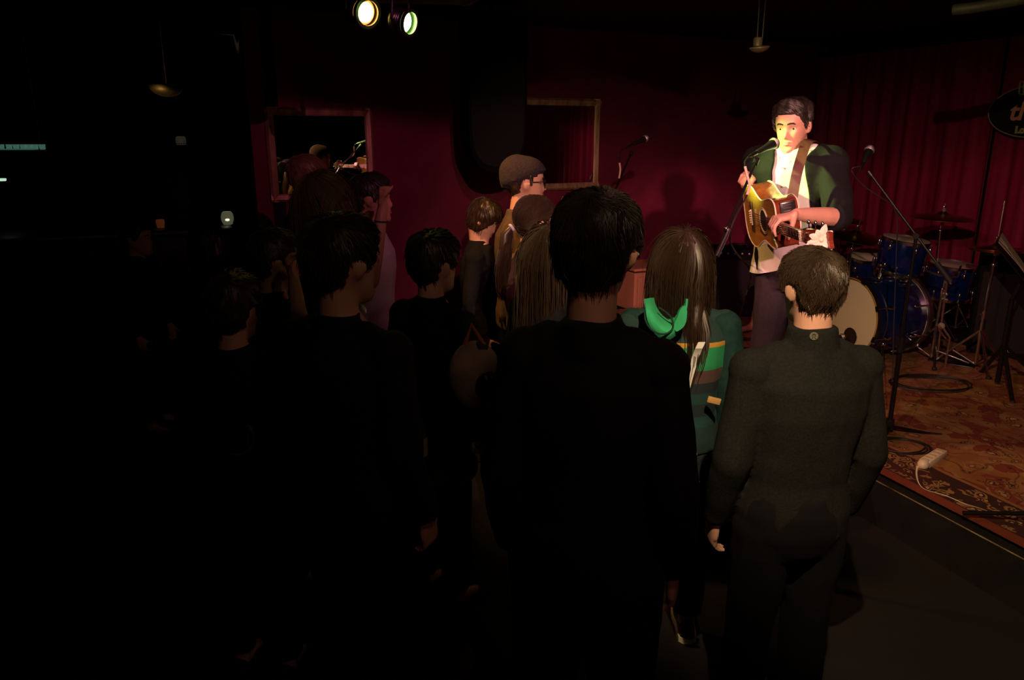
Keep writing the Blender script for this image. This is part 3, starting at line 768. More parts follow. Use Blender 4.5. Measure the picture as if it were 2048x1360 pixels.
tl.sheet(g, .002); tl.obj('shirt_tail', SHIRTW, singer)
bt = MB()
for z in (.98, 1.06, 1.14, 1.22, 1.30, 1.38): MB().lathe([(.005, 0), (.005, .003), (.001, .0032)], LS(0, float(np.interp(z, BODY_Z, BODY_D))+.022, z), fS, 10).obj('button', IVORY, singer)
hair(TS, singer, H_BLACK, n=3800, t=.012, ln=(.03, .055), seed=11, lift=.012, rad=.0014, messy=.25, short_sides=True, sweep=Vector((.9, -.1, .55)))
# teeth of the smile
MB().tube([TS(head_surf(q_, -.0645)+Vector((0, .0035, 0))) for q_ in (-.2, -.1, 0, .1, .2)], [.001, .0028, .003, .0028, .001], 6).obj('teeth', TEETH, singer)

gt = thing('acoustic_guitar', gp(0, 0), 'brown acoustic cutaway guitar with white binding, played by the singer', 'guitar')
half = [(-.14, 0), (-.138, .08), (-.11, .155), (-.04, .195), (.03, .188), (.10, .145), (.155, .124), (.21, .133), (.27, .148), (.315, .143), (.345, .118), (.352, .04)]
low = [(.352, -.03), (.315, -.034), (.288, -.06), (.292, -.095), (.318, -.125), (.300, -.145), (.25, -.146), (.20, -.132), (.155, -.124), (.10, -.145), (.03, -.188), (-.04, -.195), (-.11, -.155), (-.138, -.08)]
outl = catmull([Vector((a_, b_*(.76 if abs(b_) > .05 else .9), 0)) for a_, b_ in half+low], 5, closed=True)
def gwood(name, c0, c1, rough=.22):
    m, nt, b = newmat(name); b.inputs['Roughness'].default_value = rough; b.inputs['Coat Weight'].default_value = .5; b.inputs['Coat Roughness'].default_value = .12
    tc = nt.nodes.new('ShaderNodeTexCoord'); mp = nt.nodes.new('ShaderNodeMapping'); mp.inputs['Scale'].default_value = (40, 2, 40); nt.links.new(tc.outputs['Object'], mp.inputs['Vector'])
    n = nt.nodes.new('ShaderNodeTexNoise'); n.inputs['Scale'].default_value = 3; n.inputs['Detail'].default_value = 6; nt.links.new(mp.outputs[0], n.inputs['Vector'])
    nt.links.new(ramp(nt, n.outputs['Fac'], [(.3, c0), (.7, c1)]), b.inputs['Base Color']); return m
TOPW = gwood('guitar_top_wood', (.42, .20, .035), (.56, .29, .06)); SIDEW = gwood('guitar_side_wood', (.13, .022, .012), (.2, .04, .02), .15); DARKW = gwood('rosewood', (.05, .025, .015), (.09, .045, .025), .4)
BIND = mat('ivory_binding', (.8, .72, .55), .35)
mb = MB(); rs = []
for t_, k in ((0, 1), (-.098, 1), (-.104, .97)): rs.append([gp(q.x*k+.1*(1-k), q.y*k, t_) for q in outl])
mb.rings(rs); mb.obj('body', SIDEW, gt, label='glossy dark red sides and back')
MB().ext([gp(q.x, q.y, .0) for q in outl], gn, .003).obj('soundboard', TOPW, gt, smooth=False)
for t_ in (.002, -.098):
    MB().tube([gp(q.x, q.y, t_) for q in outl]+[gp(outl[0].x, outl[0].y, t_)], .0035, 6).obj('binding', BIND, gt, label='white edge binding')
MB().lathe([(.0, 0), (.049, 0), (.049, .0012), (0, .0012)], gp(.165, 0, .003), gn, 32).obj('sound_hole', mat('hole_shade', (.006, .004, .003), .9), gt)  # flat dark disc stands for the shade inside the hole
rz = MB(); rz.torus(gp(.165, 0, .004), .0525, .002, gn, 40, 5); rz.torus(gp(.165, 0, .004), .060, .0013, gn, 40, 5); rz.obj('rosette', BIND, gt)
Rg = Matrix((gd, gw, gn)).transposed()
if Rg.determinant() < 0: Rg = Matrix((gd, -gw, gn)).transposed()
MB().bbox(gp(-.005, 0, .007), (.032, .150, .008), Rg, .003).obj('bridge', DARKW, gt)
MB().box(gp(.006, 0, .013), (.003, .075, .006), Rg).obj('saddle', BIND, gt)
for i in range(6):
    s0 = -.0275+.011*i; MB().lathe([(.0042, 0), (.0048, .004), (.003, .008), (.0005, .009)], gp(-.012, s0, .010), gn, 10).obj('bridge_pin', BIND, gt)
MB().ext([gp(.155+.0, -.014, .003), gp(.20, -.06, .003), gp(.15, -.075, .003), (gp(.09, -.06, .003)), gp(.10, -.035, .003), gp(.125, -.03, .003)], gn, .001).obj('pickguard', DARKW, gt)
nk = MB(); rs = []
for l, wd, th in ((.33, .029, .024), (.42, .0275, .021), (.64, .022, .018), (.655, .022, .018)):
    rs.append([gp(l, wd*math.cos(q_), .003-th*max(0, -math.sin(q_))*1.0+(.001 if math.sin(q_) > 0 else 0)) for q_ in [2*math.pi*k/16 for k in range(16)]])
nk.rings(rs); nk.obj('neck', SIDEW, gt)
fb = MB(); fb.rings([[gp(.215, -.028, .003), gp(.215, .028, .003), gp(.215, .027, .009), gp(.215, -.027, .009)], [gp(.65, -.0215, .003), gp(.65, .0215, .003), gp(.65, .0205, .009), gp(.65, -.0205, .009)]]); fb.obj('fretboard', DARKW, gt, smooth=False)
for i in range(1, 19):
    l = .65*2**(-i/12); 
    if l < .22: continue
    wd = .0215+(.65-l)/.435*.0065; MB().tube([gp(l, -wd, .0095), gp(l, wd, .0095)], .0011, 6).obj('fret', SILV, gt)
MB().box(gp(.6525, 0, .009), (.006, .044, .010), Rg).obj('nut', BIND, gt)
STRG = mat('bronze_string', (.75, .6, .35), .25, 1)
for i in range(6):
    MB().tube([gp(-.012, -.0275+.011*i, .014), gp(.006, -.0275+.011*i, .0165), gp(.6525, -.0175+.007*i, .0145), gp(.70+.02*(i % 3), -.016+.0065*i, .006)], .0007+.00012*i, 5).obj('string', STRG, gt)
hd = MB(); gb = lambda l, s, t: gp(l, s, t-(l-.655)*.22)
hp_ = [(.655, -.022), (.69, -.031), (.79, -.036), (.84, -.030), (.835, 0), (.84, .030), (.79, .036), (.69, .031), (.655, .022)]
hd.ext([gb(l, s, .004) for l, s in hp_], -gn, .015); hd.obj('headstock', SIDEW, gt, smooth=False)
for sd in (-1, 1):
    for k in range(3):
        l = .70+.045*k; tn = MB().tube([gb(l, sd*.033, -.004), gb(l, sd*.052, -.004)], .0028, 6); tn.tube([gb(l, sd*.0, .004), gb(l, sd*0+sd*.018, .004), gb(l, sd*.018, .014)], .0035, 8); o = tn.obj('tuning_peg', CHROME, gt)
        MB().ball(gb(l, sd*.058, -.004), (.008, .011, .006), 10, Rg).obj('peg_button', CHROME, o)
# preamp on the upper side
RP = Matrix((gw, gn, gd)).transposed()
if RP.determinant() < 0: RP = Matrix((gw, -gn, gd)).transposed()
pre = MB().bbox(gp(.354, .066, -.05), (.066, .066, .014), RP, .003).obj('preamp', BPLAST, gt)
for k in range(4): MB().box(gp(.3618, .046+.013*k, -.045), (.004, .034, .002), RP).obj('slider_slot', SILV, pre)
MB().bbox(gp(.360, .092, -.05), (.008, .05, .004), RP, .0015).obj('battery_door', SILV, pre)
# strap over his left shoulder
STRAPM = mat('brown_leather', (.10, .035, .028), .6, var=.15, scale=30, bump=.2)
cl = catmull([P(1580, 430, 3.42), P(1584, 400, 3.39), P(1593, 350, 3.375), P(1604, 310, 3.40), P(1613, 286, 3.47), P(1626, 282, 3.62), P(1628, 300, 3.80), P(1615, 360, 3.92), P(1560, 420, 4.0), gp(-.15, 0, -.06)], 6)
g = []
for i, q in enumerate(cl):
    tt = (cl[min(i+1, len(cl)-1)]-cl[max(i-1, 0)]).normalized(); outw = (q-LS(0, 0, (q.z-STG)/s_)); outw.z = max(0, (q.z-1.74))*3; wv = tt.cross(outw.normalized()).normalized()
    g.append([q-wv*.023, q-wv*.008, q+wv*.008, q+wv*.023])
MB().sheet(g, .003).obj('strap', STRAPM, gt, label='wide brown leather shoulder strap')
MB().tube([P(1586, 428, 3.405), P(1602, 432, 3.36)], .003, 6).obj('strap_end', CHROME, gt)
# pale cloth flower clipped on the headstock
fl = thing('cloth_flower', gb(.80, -.03, .02), 'cream cloth flower fixed to the guitar headstock', 'flower'); fc = P(1641, 479, 2.84); PET = mat('cream_petal', (.85, .72, .58), .8, var=.08, scale=30)
for k in range(9):
    aa = 2*math.pi*k/9; e = Vector((math.cos(aa), -.15, math.sin(aa))); L_ = .042+.008*(k % 3)
    if k in (6, 7): L_ = .058
    rows = []
    for i in range(5):
        u = i/4; ww = .014*math.sin(math.pi*(.12+.8*u)); fn_ = Vector((-.25, -.9, .3)).normalized(); sdv = fn_.cross(e).normalized()
        rows.append([fc+e*L_*u+sdv*ww*j+fn_*(.012*math.sin(u*2.5)-.006*abs(j)) for j in (-1, -.5, 0, .5, 1)])
    MB().sheet(rows, .0012).obj('petal', PET, fl)
MB().ball(fc+Vector((0, -.008, 0)), .009, 10).obj('flower_center', PET, fl)

# ------------------------------------------------------------------ seated person behind the singer
kn, an = P(1531, 574, 5.6), P(1497, 640, 5.95)
sx0 = P(1560, 560, 5.6)
seat_x, seat_y = sx0.x+.10, sx0.y+.28
A1 = G(1508, 648, STG+.09); K1 = P(1531, 572, A1.y*cp+.25)
A2 = A1+Vector((.20, .10, 0)); K2 = K1+Vector((.17, .05, -.01))
pt, T_, J_ = person('bare-legged person in black sitting behind the singer at the back of the stage', K1.x+.30, K1.y+.28, STG, 1.62, 225, fem=True, drop=.43, legj={1: (K1, A1, Vector((-.95, -.3, 0))), -1: (K2, A2, Vector((-.9, -.4, 0)))},
    legs=None, shoes=None, top=BLACKF, topname='dress_top', skin=SKIN2, lean=.0)
hair(T_, pt, H_DARK, n=260, zl=zl_fringe, long_=.2, seed=5, rad=.004)
lp = MB(); lp.capsule(J_['L'](.085, 0, .9), K1+Vector((.12, .11, .0)), .11, .088); lp.capsule(J_['L'](-.085, 0, .9), K2+Vector((.11, .10, 0)), .11, .088)
put(remesh(lp, .012, 3), 'shorts', BLACKF, pt)
stl = thing('stool', (K1.x+.32, K1.y+.30, STG), 'low black stool under the seated person behind the singer', 'stool')
hz = .43*0+J_['L'](0, 0, .80).z-.03
MB().lathe([(.02, 0), (.17, .0), (.175, .02), (.17, .05), (.02, .055)], (K1.x+.32, K1.y+.30, hz-.055), seg=24).obj('seat', BPLAST, stl)
for k in range(4):
    aa = math.pi/4+k*math.pi/2; MB().tube([(K1.x+.32+.12*math.cos(aa), K1.y+.30+.12*math.sin(aa), hz-.04), (K1.x+.32+.17*math.cos(aa), K1.y+.30+.17*math.sin(aa), STG+.012)], .014, 8).obj('leg', METAL_BK, stl)

# ------------------------------------------------------------------ the crowd
def crowd(label, u, v, z, a, z0=0, **k):
    kw = by_crown(u, v, z, z0, a); hk = k.pop('hair', None); hm = k.pop('hm', H_BLACK); kw.update(k)
    t, T, J = person(label, **kw)
    if hk: hair(T, t, hm, **hk)
    return t, T, J
# big man front centre
bigman, TB, JB = crowd('tall man with short black hair and black jacket seen from behind, front centre', 1196, 396, 1.58, 18, head_a=22, top=JACKET, bulk=.84, voxel=.010, detail=True, skin=SKIN2, headk=.99,
    hair=dict(n=5200, t=.019, ln=(.03, .05), seed=21, lift=.008, rad=.0013, messy=.35))
# young man front right
boy, TY, JY = crowd('young man in charcoal pullover with round collar emblem, back to camera, front right', 1630, 500, 1.98, -8, head_a=-14, top=PULL, topname='pullover', voxel=.009, detail=True, skin=SKIN, bulk=.98, headk=.88, pitch=.05, mock=.030,
    hair=dict(n=5200, t=.015, ln=(.03, .06), seed=31, lift=.010, rad=.0014, messy=.5), hm=H_OLIVE)
ec = P(1628, 672, 1.0)
def ray_hit(obj_pt_center, u, v, rad_fn): pass
# emblem on the collar: disc with a looping mark
ecp, en_ = probe(JY['top'], 1628, 672)
if ecp is None: ecp, en_ = JY['L'](0, -.1, 1.47), -JY['f']
emb = MB().lathe([(0, 0), (.0105, 0), (.0105, .003), (0, .003)], ecp, en_, 24).obj('emblem', mat('olive_disc', (.10, .11, .07), .5), boy, label='small round grey-green emblem below the collar')
er = (JY['r']-en_*JY['r'].dot(en_)).normalized(); eu = en_.cross(er); eu = eu if eu.z > 0 else -eu; om = catmull([ecp+er*a_*.001+eu*b_*.001+en_*.0036 for a_, b_ in ((-5.5, -6), (-3.2, -5.6), (-2.0, -2.6), (-4.0, 1.2), (-3.0, 5.0), (-.4, 4.6), (0, 1.0), (.4, 4.6), (3.0, 5.0), (4.0, 1.2), (2.0, -2.6), (3.2, -5.6), (5.5, -6))], 4)
MB().tube(om, .0007, 5).obj('emblem_mark', BLACKF, emb)
# girl in the green hoodie
CTEAL, nt, b = newmat('striped_knit'); b.inputs['Roughness'].default_value = .9
tc = nt.nodes.new('ShaderNodeTexCoord'); sep = nt.nodes.new('ShaderNodeSeparateXYZ'); nt.links.new(tc.outputs['Object'], sep.inputs[0])
def zof(v, z): return P(1390, v, z).z
stops = [(zof(1100, 2.6), (.012, .04, .04)), (zof(860, 2.58), (.010, .06, .06)), (zof(838, 2.57), (.012, .03, .035)), (zof(812, 2.56), (.012, .06, .055)), (zof(790, 2.56), (.014, .03, .035)), (zof(768, 2.55), (.10, .06, .055)), (zof(741, 2.53), (.02, .30, .12)), (zof(697, 2.5), (.55, .28, .04)), (zof(688, 2.5), (.014, .045, .045))]
vv = mathn(nt, 'DIVIDE', sep.outputs['Z'], 2.0)
nt.links.new(ramp(nt, vv, [(min(1, max(0, a_/2.0)), c) for a_, c in stops], 'CONSTANT'), b.inputs['Base Color'])
girl, TG, JG = crowd('girl with long dark hair in teal hoodie with green hood lining, seen from behind', 1366, 470, 2.55, 6, head_a=14, fem=True, top=CTEAL, topname='hoodie', legs=DENIM, voxel=.010, detail=True, bulk=1.08,
    shoes=(BPLAST, BIND), hair=dict(n=3000, zl=zl_fringe, long_=.24, seed=41, rad=.0014, t=.018, drape=55), hm=H_BROWN, top_z0=.90)
LG = JG['L']; sG = JG['s']; fG = JG['f']; rG = JG['r']
slv = MB()
for sd in (1, -1):
    S, E_, Wr = JG[sd]; i = .022; slv.ball(S, (.05+i)*sG); slv.tube([LG(sd*.12, -.005, 1.40), S], [.062*sG, .068*sG], 14); slv.tube([S, S.lerp(E_, .5), E_, E_.lerp(Wr, .5), E_.lerp(Wr, .95)], [(.05+i)*sG, (.05+i)*sG, (.045+i)*sG, (.042+i)*sG, (.034+i)*sG], 14)
me = remesh(slv, .010, 3); wrinkle(me, .008, 9, seed=2); put(me, 'sleeves', TEAL, girl, 'dark teal sleeves')
yk = MB(); rs = []
for z, w_, d_ in ((1.27, .19, .136), (1.36, .195, .135), (1.42, .162, .11), (1.46, .10, .09)): rs.append((z, w_, d_))
yk.loft([LG(0, 0, r_[0]) for r_ in rs], [r_[1]*sG*.98 for r_ in rs], [r_[2]*sG for r_ in rs], rG, fG, 24, 2.2); me = remesh(yk, .010, 2); put(me, 'yoke', TEAL, girl, 'dark teal hoodie shoulders')
tail(TG, girl, H_BROWN, Vector((.065, -.075, -.10)), ln=.34, n=220, spread=.045, seed=44, name='hair_lock')
# hood: two folds hanging at the back, green inside
hc = P(1335, 640, LG(0, -.15, 1.40).y*cp+.02)
zc = (LG(0, -.13, 1.38).y)*cp-(LG(0, -.13, 1.38).z-HC)*sp
hg = []
for i in range(9):
    u = i/8; row = []
    for k in range(21):
        aa = math.pi*(k/20)
        U = 1332+44*math.cos(math.pi-aa)*(1-.25*u)+6*u; V = 616+62*math.sin(aa)*(1-.55*u)-18*(abs(math.cos(aa))**1.5)-2*u
        row.append(P(U, V, zc-.06-.05*math.sin(math.pi*u)*math.sin(aa)+.06*u))
    hg.append(row)
MB().sheet(hg, .006).obj('hood_lining', GREENL, girl, label='green fleece lining of the hood hanging open')
fold = [P(1358, 618, zc-.05), P(1368, 611, zc-.075), P(1371, 628, zc-.075), P(1366, 650, zc-.07), P(1350, 662, zc-.07), P(1345, 650, zc-.06), P(1352, 634, zc-.055)]
MB().ext(catmull(fold, 4, closed=True), Vector((0, -.022, .004)), 1).obj('hood_fold', GREENL, girl)
MB().tube(catmull([P(1290, 606, zc-.03), P(1291, 640, zc-.085), P(1306, 662, zc-.09), P(1330, 668, zc-.1), P(1346, 655, zc-.09), P(1340, 632, zc-.075), P(1318, 615, zc-.07)], 5), .003, 8).obj('hood_hem', TEAL, girl, label='dark rim of the hood')
zb = (LG(0, -.145, 1.1).y)*cp-(LG(0, -.145, 1.1).z-HC)*sp
g = []
for u0, v0 in ((1404, 684), (1398, 697), (1391, 715), (1384, 738), (1377, 762), (1370, 790), (1362, 820)):
    row = []
    for du in (-7, 7):
        q_, n_ = probe(JG['top'], u0+du, v0)
        if q_ is None: q_ = P(u0+du, v0, zb-.03)
        row.append(q_+(Vector((0, 0, HC))-q_).normalized()*(.045 if v0 < 700 else .012))
    g.append(row)
MB().sheet(g, .003).obj('bag_strap', SHIRTW, girl, label='white diagonal bag strap')
MB().sheet([[P(1358+q_*3.0, 903+.25*q_+(3 if r_ else 0)+r_*5, (LG(0, -.15, .9).y)*cp-(LG(0, -.15, .9).z-HC)*sp-.02) for q_ in range(13)] for r_ in range(2)], .003).obj('shirt_hem', SHIRTW, girl, label='white shirt hem below the hoodie')
zj = (LG(0, -.16, .85).y)*cp-(LG(0, -.16, .85).z-HC)*sp
MB().tube(catmull([P(1400, 963, zj), P(1388, 967, zj), P(1377, 975, zj), P(1373, 984, zj), P(1377, 993, zj)], 4), .0014, 5).obj('pocket_stitch', mat('orange_thread', (.4, .14, .08), .7), girl, label='orange stitching on the jeans pocket')
MB().bbox(P(1428, 801, zb-.05), (.045, .01, .022), Matrix.Rotation(.25, 3, 'Y'), .003).obj('cuff', mat('amber_cuff', (.6, .35, .12), .7), girl, label='pale amber cuff at the elbow')
# beanie man in profile
bean, TN, JN = crowd('man in dark beanie and black glasses facing right before the wall mirror', 1052, 320, 3.9, 78, head_a=84, top=OLIVE, voxel=.010, detail=True, hair=dict(n=700, t=.010, ln=(.02, .04), seed=51, rad=.0022, lift=.006, zl=lambda a_: float(np.interp(math.degrees(a_), [0, 72, 74, 84, 90, 102, 120, 180], [.3, .3, -.012, -.015, .02, .012, -.045, -.07]))), hm=H_DARK)
BEAN = mat('dark_knit', (.022, .014, .018), .95, var=.3, scale=90, bump=.4)
def beanie(T, parent):
    rings = []; nz, seg = 22, 36
    for i in range(nz):
        z = -.118+.237*(.5-.5*math.cos(math.pi*(.03+.94*i/(nz-1)))); row = []
        for k in range(seg):
            ph = 2*math.pi*k/seg; a_ = abs((ph+math.pi) % (2*math.pi)-math.pi); zl = float(np.interp(math.degrees(a_), [0, 50, 85, 180], [.052, .045, .022, -.045])); m_ = min(max((z-zl)/.01+.5, 0), 1)
            p_ = head_surf(ph, z); q_ = p_.normalized()*(-.014+(.014+.020)*m_); back = max(0, -math.cos(ph)); row.append(T(p_+q_+Vector((0, -.022*back, .010*back))*m_))
        rings.append(row)
    MB().rings(rings).obj('beanie', BEAN, parent)
beanie(TN, bean)
gl = MB()
for sx in (-1, 1):
    gl.torus(TN((sx*.032, .098, .002)), .019, .0024, TN.R@Vector((sx*.15, 1, 0)), 20, 6); gl.tube([TN((sx*.052, .094, .008)), TN((sx*.078, .04, .010)), TN((sx*.08, -.01, .004))], .0022, 6)
gl.tube([TN((-.013, .1, .004)), TN((.013, .1, .004))], .002, 6); gl.obj('glasses', BPLAST, bean)
# woman with ponytail before him
pony, TP, JP = crowd('woman with brown ponytail and pale hair tie, in front of the beanie man', 1072, 398, 3.42, 66, head_a=72, fem=True, top=OLIVE, topname='top', detail=True, voxel=.010)
tie = Vector((0, -.115, -.02))
hair(TP, pony, H_BROWN, n=900, zl=lambda a_: float(np.interp(math.degrees(a_), [0, 50, 75, 100, 180], [.062, .04, .0, -.03, -.085])), t=.010, ln=(.1, .1), seed=61, tie=tie, rad=.0026, lift=.004)
MB().torus(TP(tie+Vector((0, -.008, 0))), .014, .007, TP.R@Vector((0, 1, .6)), 16, 8).obj('hair_tie', mat('pale_blue_tie', (.5, .5, .65), .7), pony)
tail(TP, pony, H_BROWN, tie+Vector((0, -.01, 0)), ln=.34, n=260, spread=.035)
# sheet of paper in front of the crowd, held up
hs = JP[1]
pap = MB(); c0 = P(1128, 414, 3.55); pap.sheet([[c0+Vector((.030*i+.016*j, 0, -.018*i+.034*j)) for i in (-.8, 0, .8)] for j in (-1, 0, 1)], .002)
tag(pap.obj('folded_paper', mat('tan_paper', (.55, .28, .14), .8)), 'tan folded paper held up right of the ponytail woman', 'paper')
# woman with long wavy hair
lw, TL, JL = crowd('woman with long wavy brown hair half hidden behind the tall front man', 1112, 458, 2.7, 50, head_a=55, fem=True, top=BLACKF, legs=TROUS, hair=dict(n=2000, zl=zl_fringe, long_=.42, seed=71, rad=.002, t=.016, drape=50), hm=H_BROWN)
# person bending, far left of beanie man
bd, TBd, JBd = crowd('person with brown hair and black top looking down, left of the ponytail woman', 966, 404, 4.3, 100, head_a=96, pitch=.5, fem=True, top=BLACKF, hair=dict(n=500, t=.012, ln=(.05, .09), seed=81, rad=.0032, zl=zl_fringe), hm=H_BROWN)
# blond woman in profile, left
bl, TBl, JBl = crowd('woman with shoulder-length fair hair facing right below the left mirror', 642, 353, 3.3, 88, fem=True, top=BLACKF, detail=True, voxel=.010, hair=dict(n=2200, zl=zl_fringe, long_=.20, seed=91, rad=.0017, t=.012, drape=96), hm=H_BLOND)
# raised fist man
shl, elb, wri = P(772, 500, 3.62), P(742, 562, 3.48), P(766, 412, 3.46)
fist = dict(d=(.02, 0, 1), n=(.9, -.2, 0), t=(0, -1, 0), curls=(82, 85, 88, 88), thumb=(.15, .8, .6), thumb_bend=.2, spread=.0)
fm, TF, JF = crowd('dark-haired man in pale t-shirt with his fist raised, beside the left mirror', 742, 352, 3.72, 84, top=TEE, sleeves='none', topname='t_shirt', arms={1: (elb, wri, fist)}, detail=True, voxel=.009, hair=dict(n=600, t=.014, seed=101, rad=.003), skin=SKIN2, legs=DENIM)
MB().torus(P(762, 442, 3.46), .030, .003, (0.1, 0, 1), 20, 6).obj('wristband', BPLAST, fm)
sh = MB(); S_ = JF[1][0]; sh.ball(S_, .075); sh.tube([S_, S_.lerp(elb, .45)], [.066, .064], 14); sh.tube([JF[-1][0], JF[-1][0].lerp(JF[-1][1], .55)], [.064, .062], 14); put(remesh(sh, .01, 2), 'sleeves', TEE, fm)
# dark man front left
dm, TD, JD = crowd('dark-haired man in black jacket with pale collar seen from behind, below the raised fist', 682, 444, 1.98, 30, head_a=42, top=JACKET, detail=True, voxel=.010, hair=dict(n=2200, t=.018, seed=111, rad=.0018, lift=.015), skin=SKIN2)
MB().torus(TD((-.079, 0, -.05)), .006, .0012, (1, 0, 0), 14, 5).obj('earring', BRASS, dm)
MB().sheet([[P(718+5*i, 600+6*i+8*j, (JD['H'].y-.02)*cp+.28-.02*j) for i in range(4)] for j in (0, 1)], .002).obj('collar', SHIRTW, dm, label='pale collar edge')
MB().torus(P(755, 629, 2.1), .013, .0025, (.1, .4, 1), 16, 6)
# person at left edge of group with raised forearm
ar1 = {1: (P(605, 680, 2.75), P(588, 560, 2.7), dict(d=(-.3, .2, .9), n=(.8, 0, -.2), t=(0, -1, 0), curls=(50, 55, 60, 60)))}
la, TLa, JLa = crowd('dark-clothed person with bare forearm raised, left of the front dark-haired man', 548, 470, 2.9, 60, top=BLACKF, sleeves='rolled', arms=ar1, hair=dict(n=300, t=.016, seed=121, rad=.004), skin=SKIN2)
pk, TPk, JPk = crowd('person with reddish hair behind the fair-haired woman', 612, 315, 4.4, 80, top=BLACKF, hair=dict(n=400, t=.016, seed=131, rad=.004, zl=zl_fringe), hm=H_BLOND)
f1, *_r = crowd('faintly lit dark-haired person standing in the gloom at the far left near the bar', 272, 448, 4.6, 95, top=BLACKF, hair=dict(n=200, t=.016, seed=141, rad=.005))
f2, *_r = crowd('faintly lit long-haired person in the gloom below the glowing glass', 412, 452, 4.8, 85, fem=True, top=BLACKF, hair=dict(n=200, t=.016, long_=.2, seed=151, rad=.005, zl=zl_fringe))
ms, TM, JM = crowd('dark-haired person in front of the red wall, between the raised fist and the printed bag', 868, 474, 2.75, 40, top=BLACKF, hair=dict(n=400, t=.018, seed=161, rad=.004), hm=H_BLACK)
pl, TPl, JPl = crowd('black-clad person at lower left with a round print on the back', 462, 560, 2.35, 10, top=BLACKF, hair=dict(n=300, t=.018, seed=171, rad=.004))
# round print on the back
ed_ = JPl['L'](0, -.128, 1.10); zz_ = ed_.y*cp-(ed_.z-HC)*sp; pc_ = P(471, 872, zz_-.01)
PR = mat('faded_print', (.07, .06, .05), .9, var=.5, scale=25)
pr = MB(); pr.torus(pc_, .062, .006, JPl['f'], 36, 5)
prt = pr.obj('round_print', PR, pl, label='faded grey circle print with tree-like strokes')
for q_, w_ in ((-.028, .006), (-.005, .011), (.018, .006), (.04, .006)):
    MB().bbox(pc_+JPl['r']*q_+Vector((0, 0, .008)), (w_, .004, .07), Matrix.Rotation(-.17, 3, 'Z'), .001).obj('print_stroke', PR, prt)
# printed knapsack
BAGM, nt, b = newmat('printed_canvas'); b.inputs['Roughness'].default_value = .9
tc = nt.nodes.new('ShaderNodeTexCoord'); vo = nt.nodes.new('ShaderNodeTexVoronoi'); vo.inputs['Scale'].default_value = 16; nt.links.new(tc.outputs['Object'], vo.inputs['Vector'])
nt.links.new(ramp(nt, vo.outputs['Color'], [(0, (.32, .22, .14)), (.35, (.03, .02, .02)), (.5, (.28, .18, .15)), (.8, (.36, .26, .16))], 'CONSTANT'), b.inputs['Base Color'])
bg = thing('printed_knapsack', P(950, 815, 2.35), 'printed canvas knapsack with a dark rayed disc, left of the tall front man', 'bag')
bgc = P(950, 752, 2.35)
m_ = MB(); m_.ball(bgc, (.085, .06, .115), 20); put(remesh(m_, .008, 1), 'canvas', BAGM, bg)
MB().tube([bgc+Vector((-.03, .0, .10)), bgc+Vector((-.01, .02, .16)), bgc+Vector((.03, 0, .10))], .008, 8).obj('carry_loop', mat('rust_strap', (.4, .1, .04), .8), bg)
dc = bgc+Vector((.045, -.052, -.012)); o = MB().lathe([(0, 0), (.042, 0), (.042, .003), (0, .004)], dc, (.25, -1, 0), 24).obj('disc_print', BLACKF, bg)
for k in range(10):
    aa = 2*math.pi*k/10; MB().ball(dc+Vector((math.cos(aa)*.024, -.006, math.sin(aa)*.026)), (.009, .002, .004), 8, Matrix.Rotation(-aa, 3, 'Y')).obj('ray', mat('yellow_print', (.4, .36, .12), .8) if k == 0 else bpy.data.materials['yellow_print'], o)

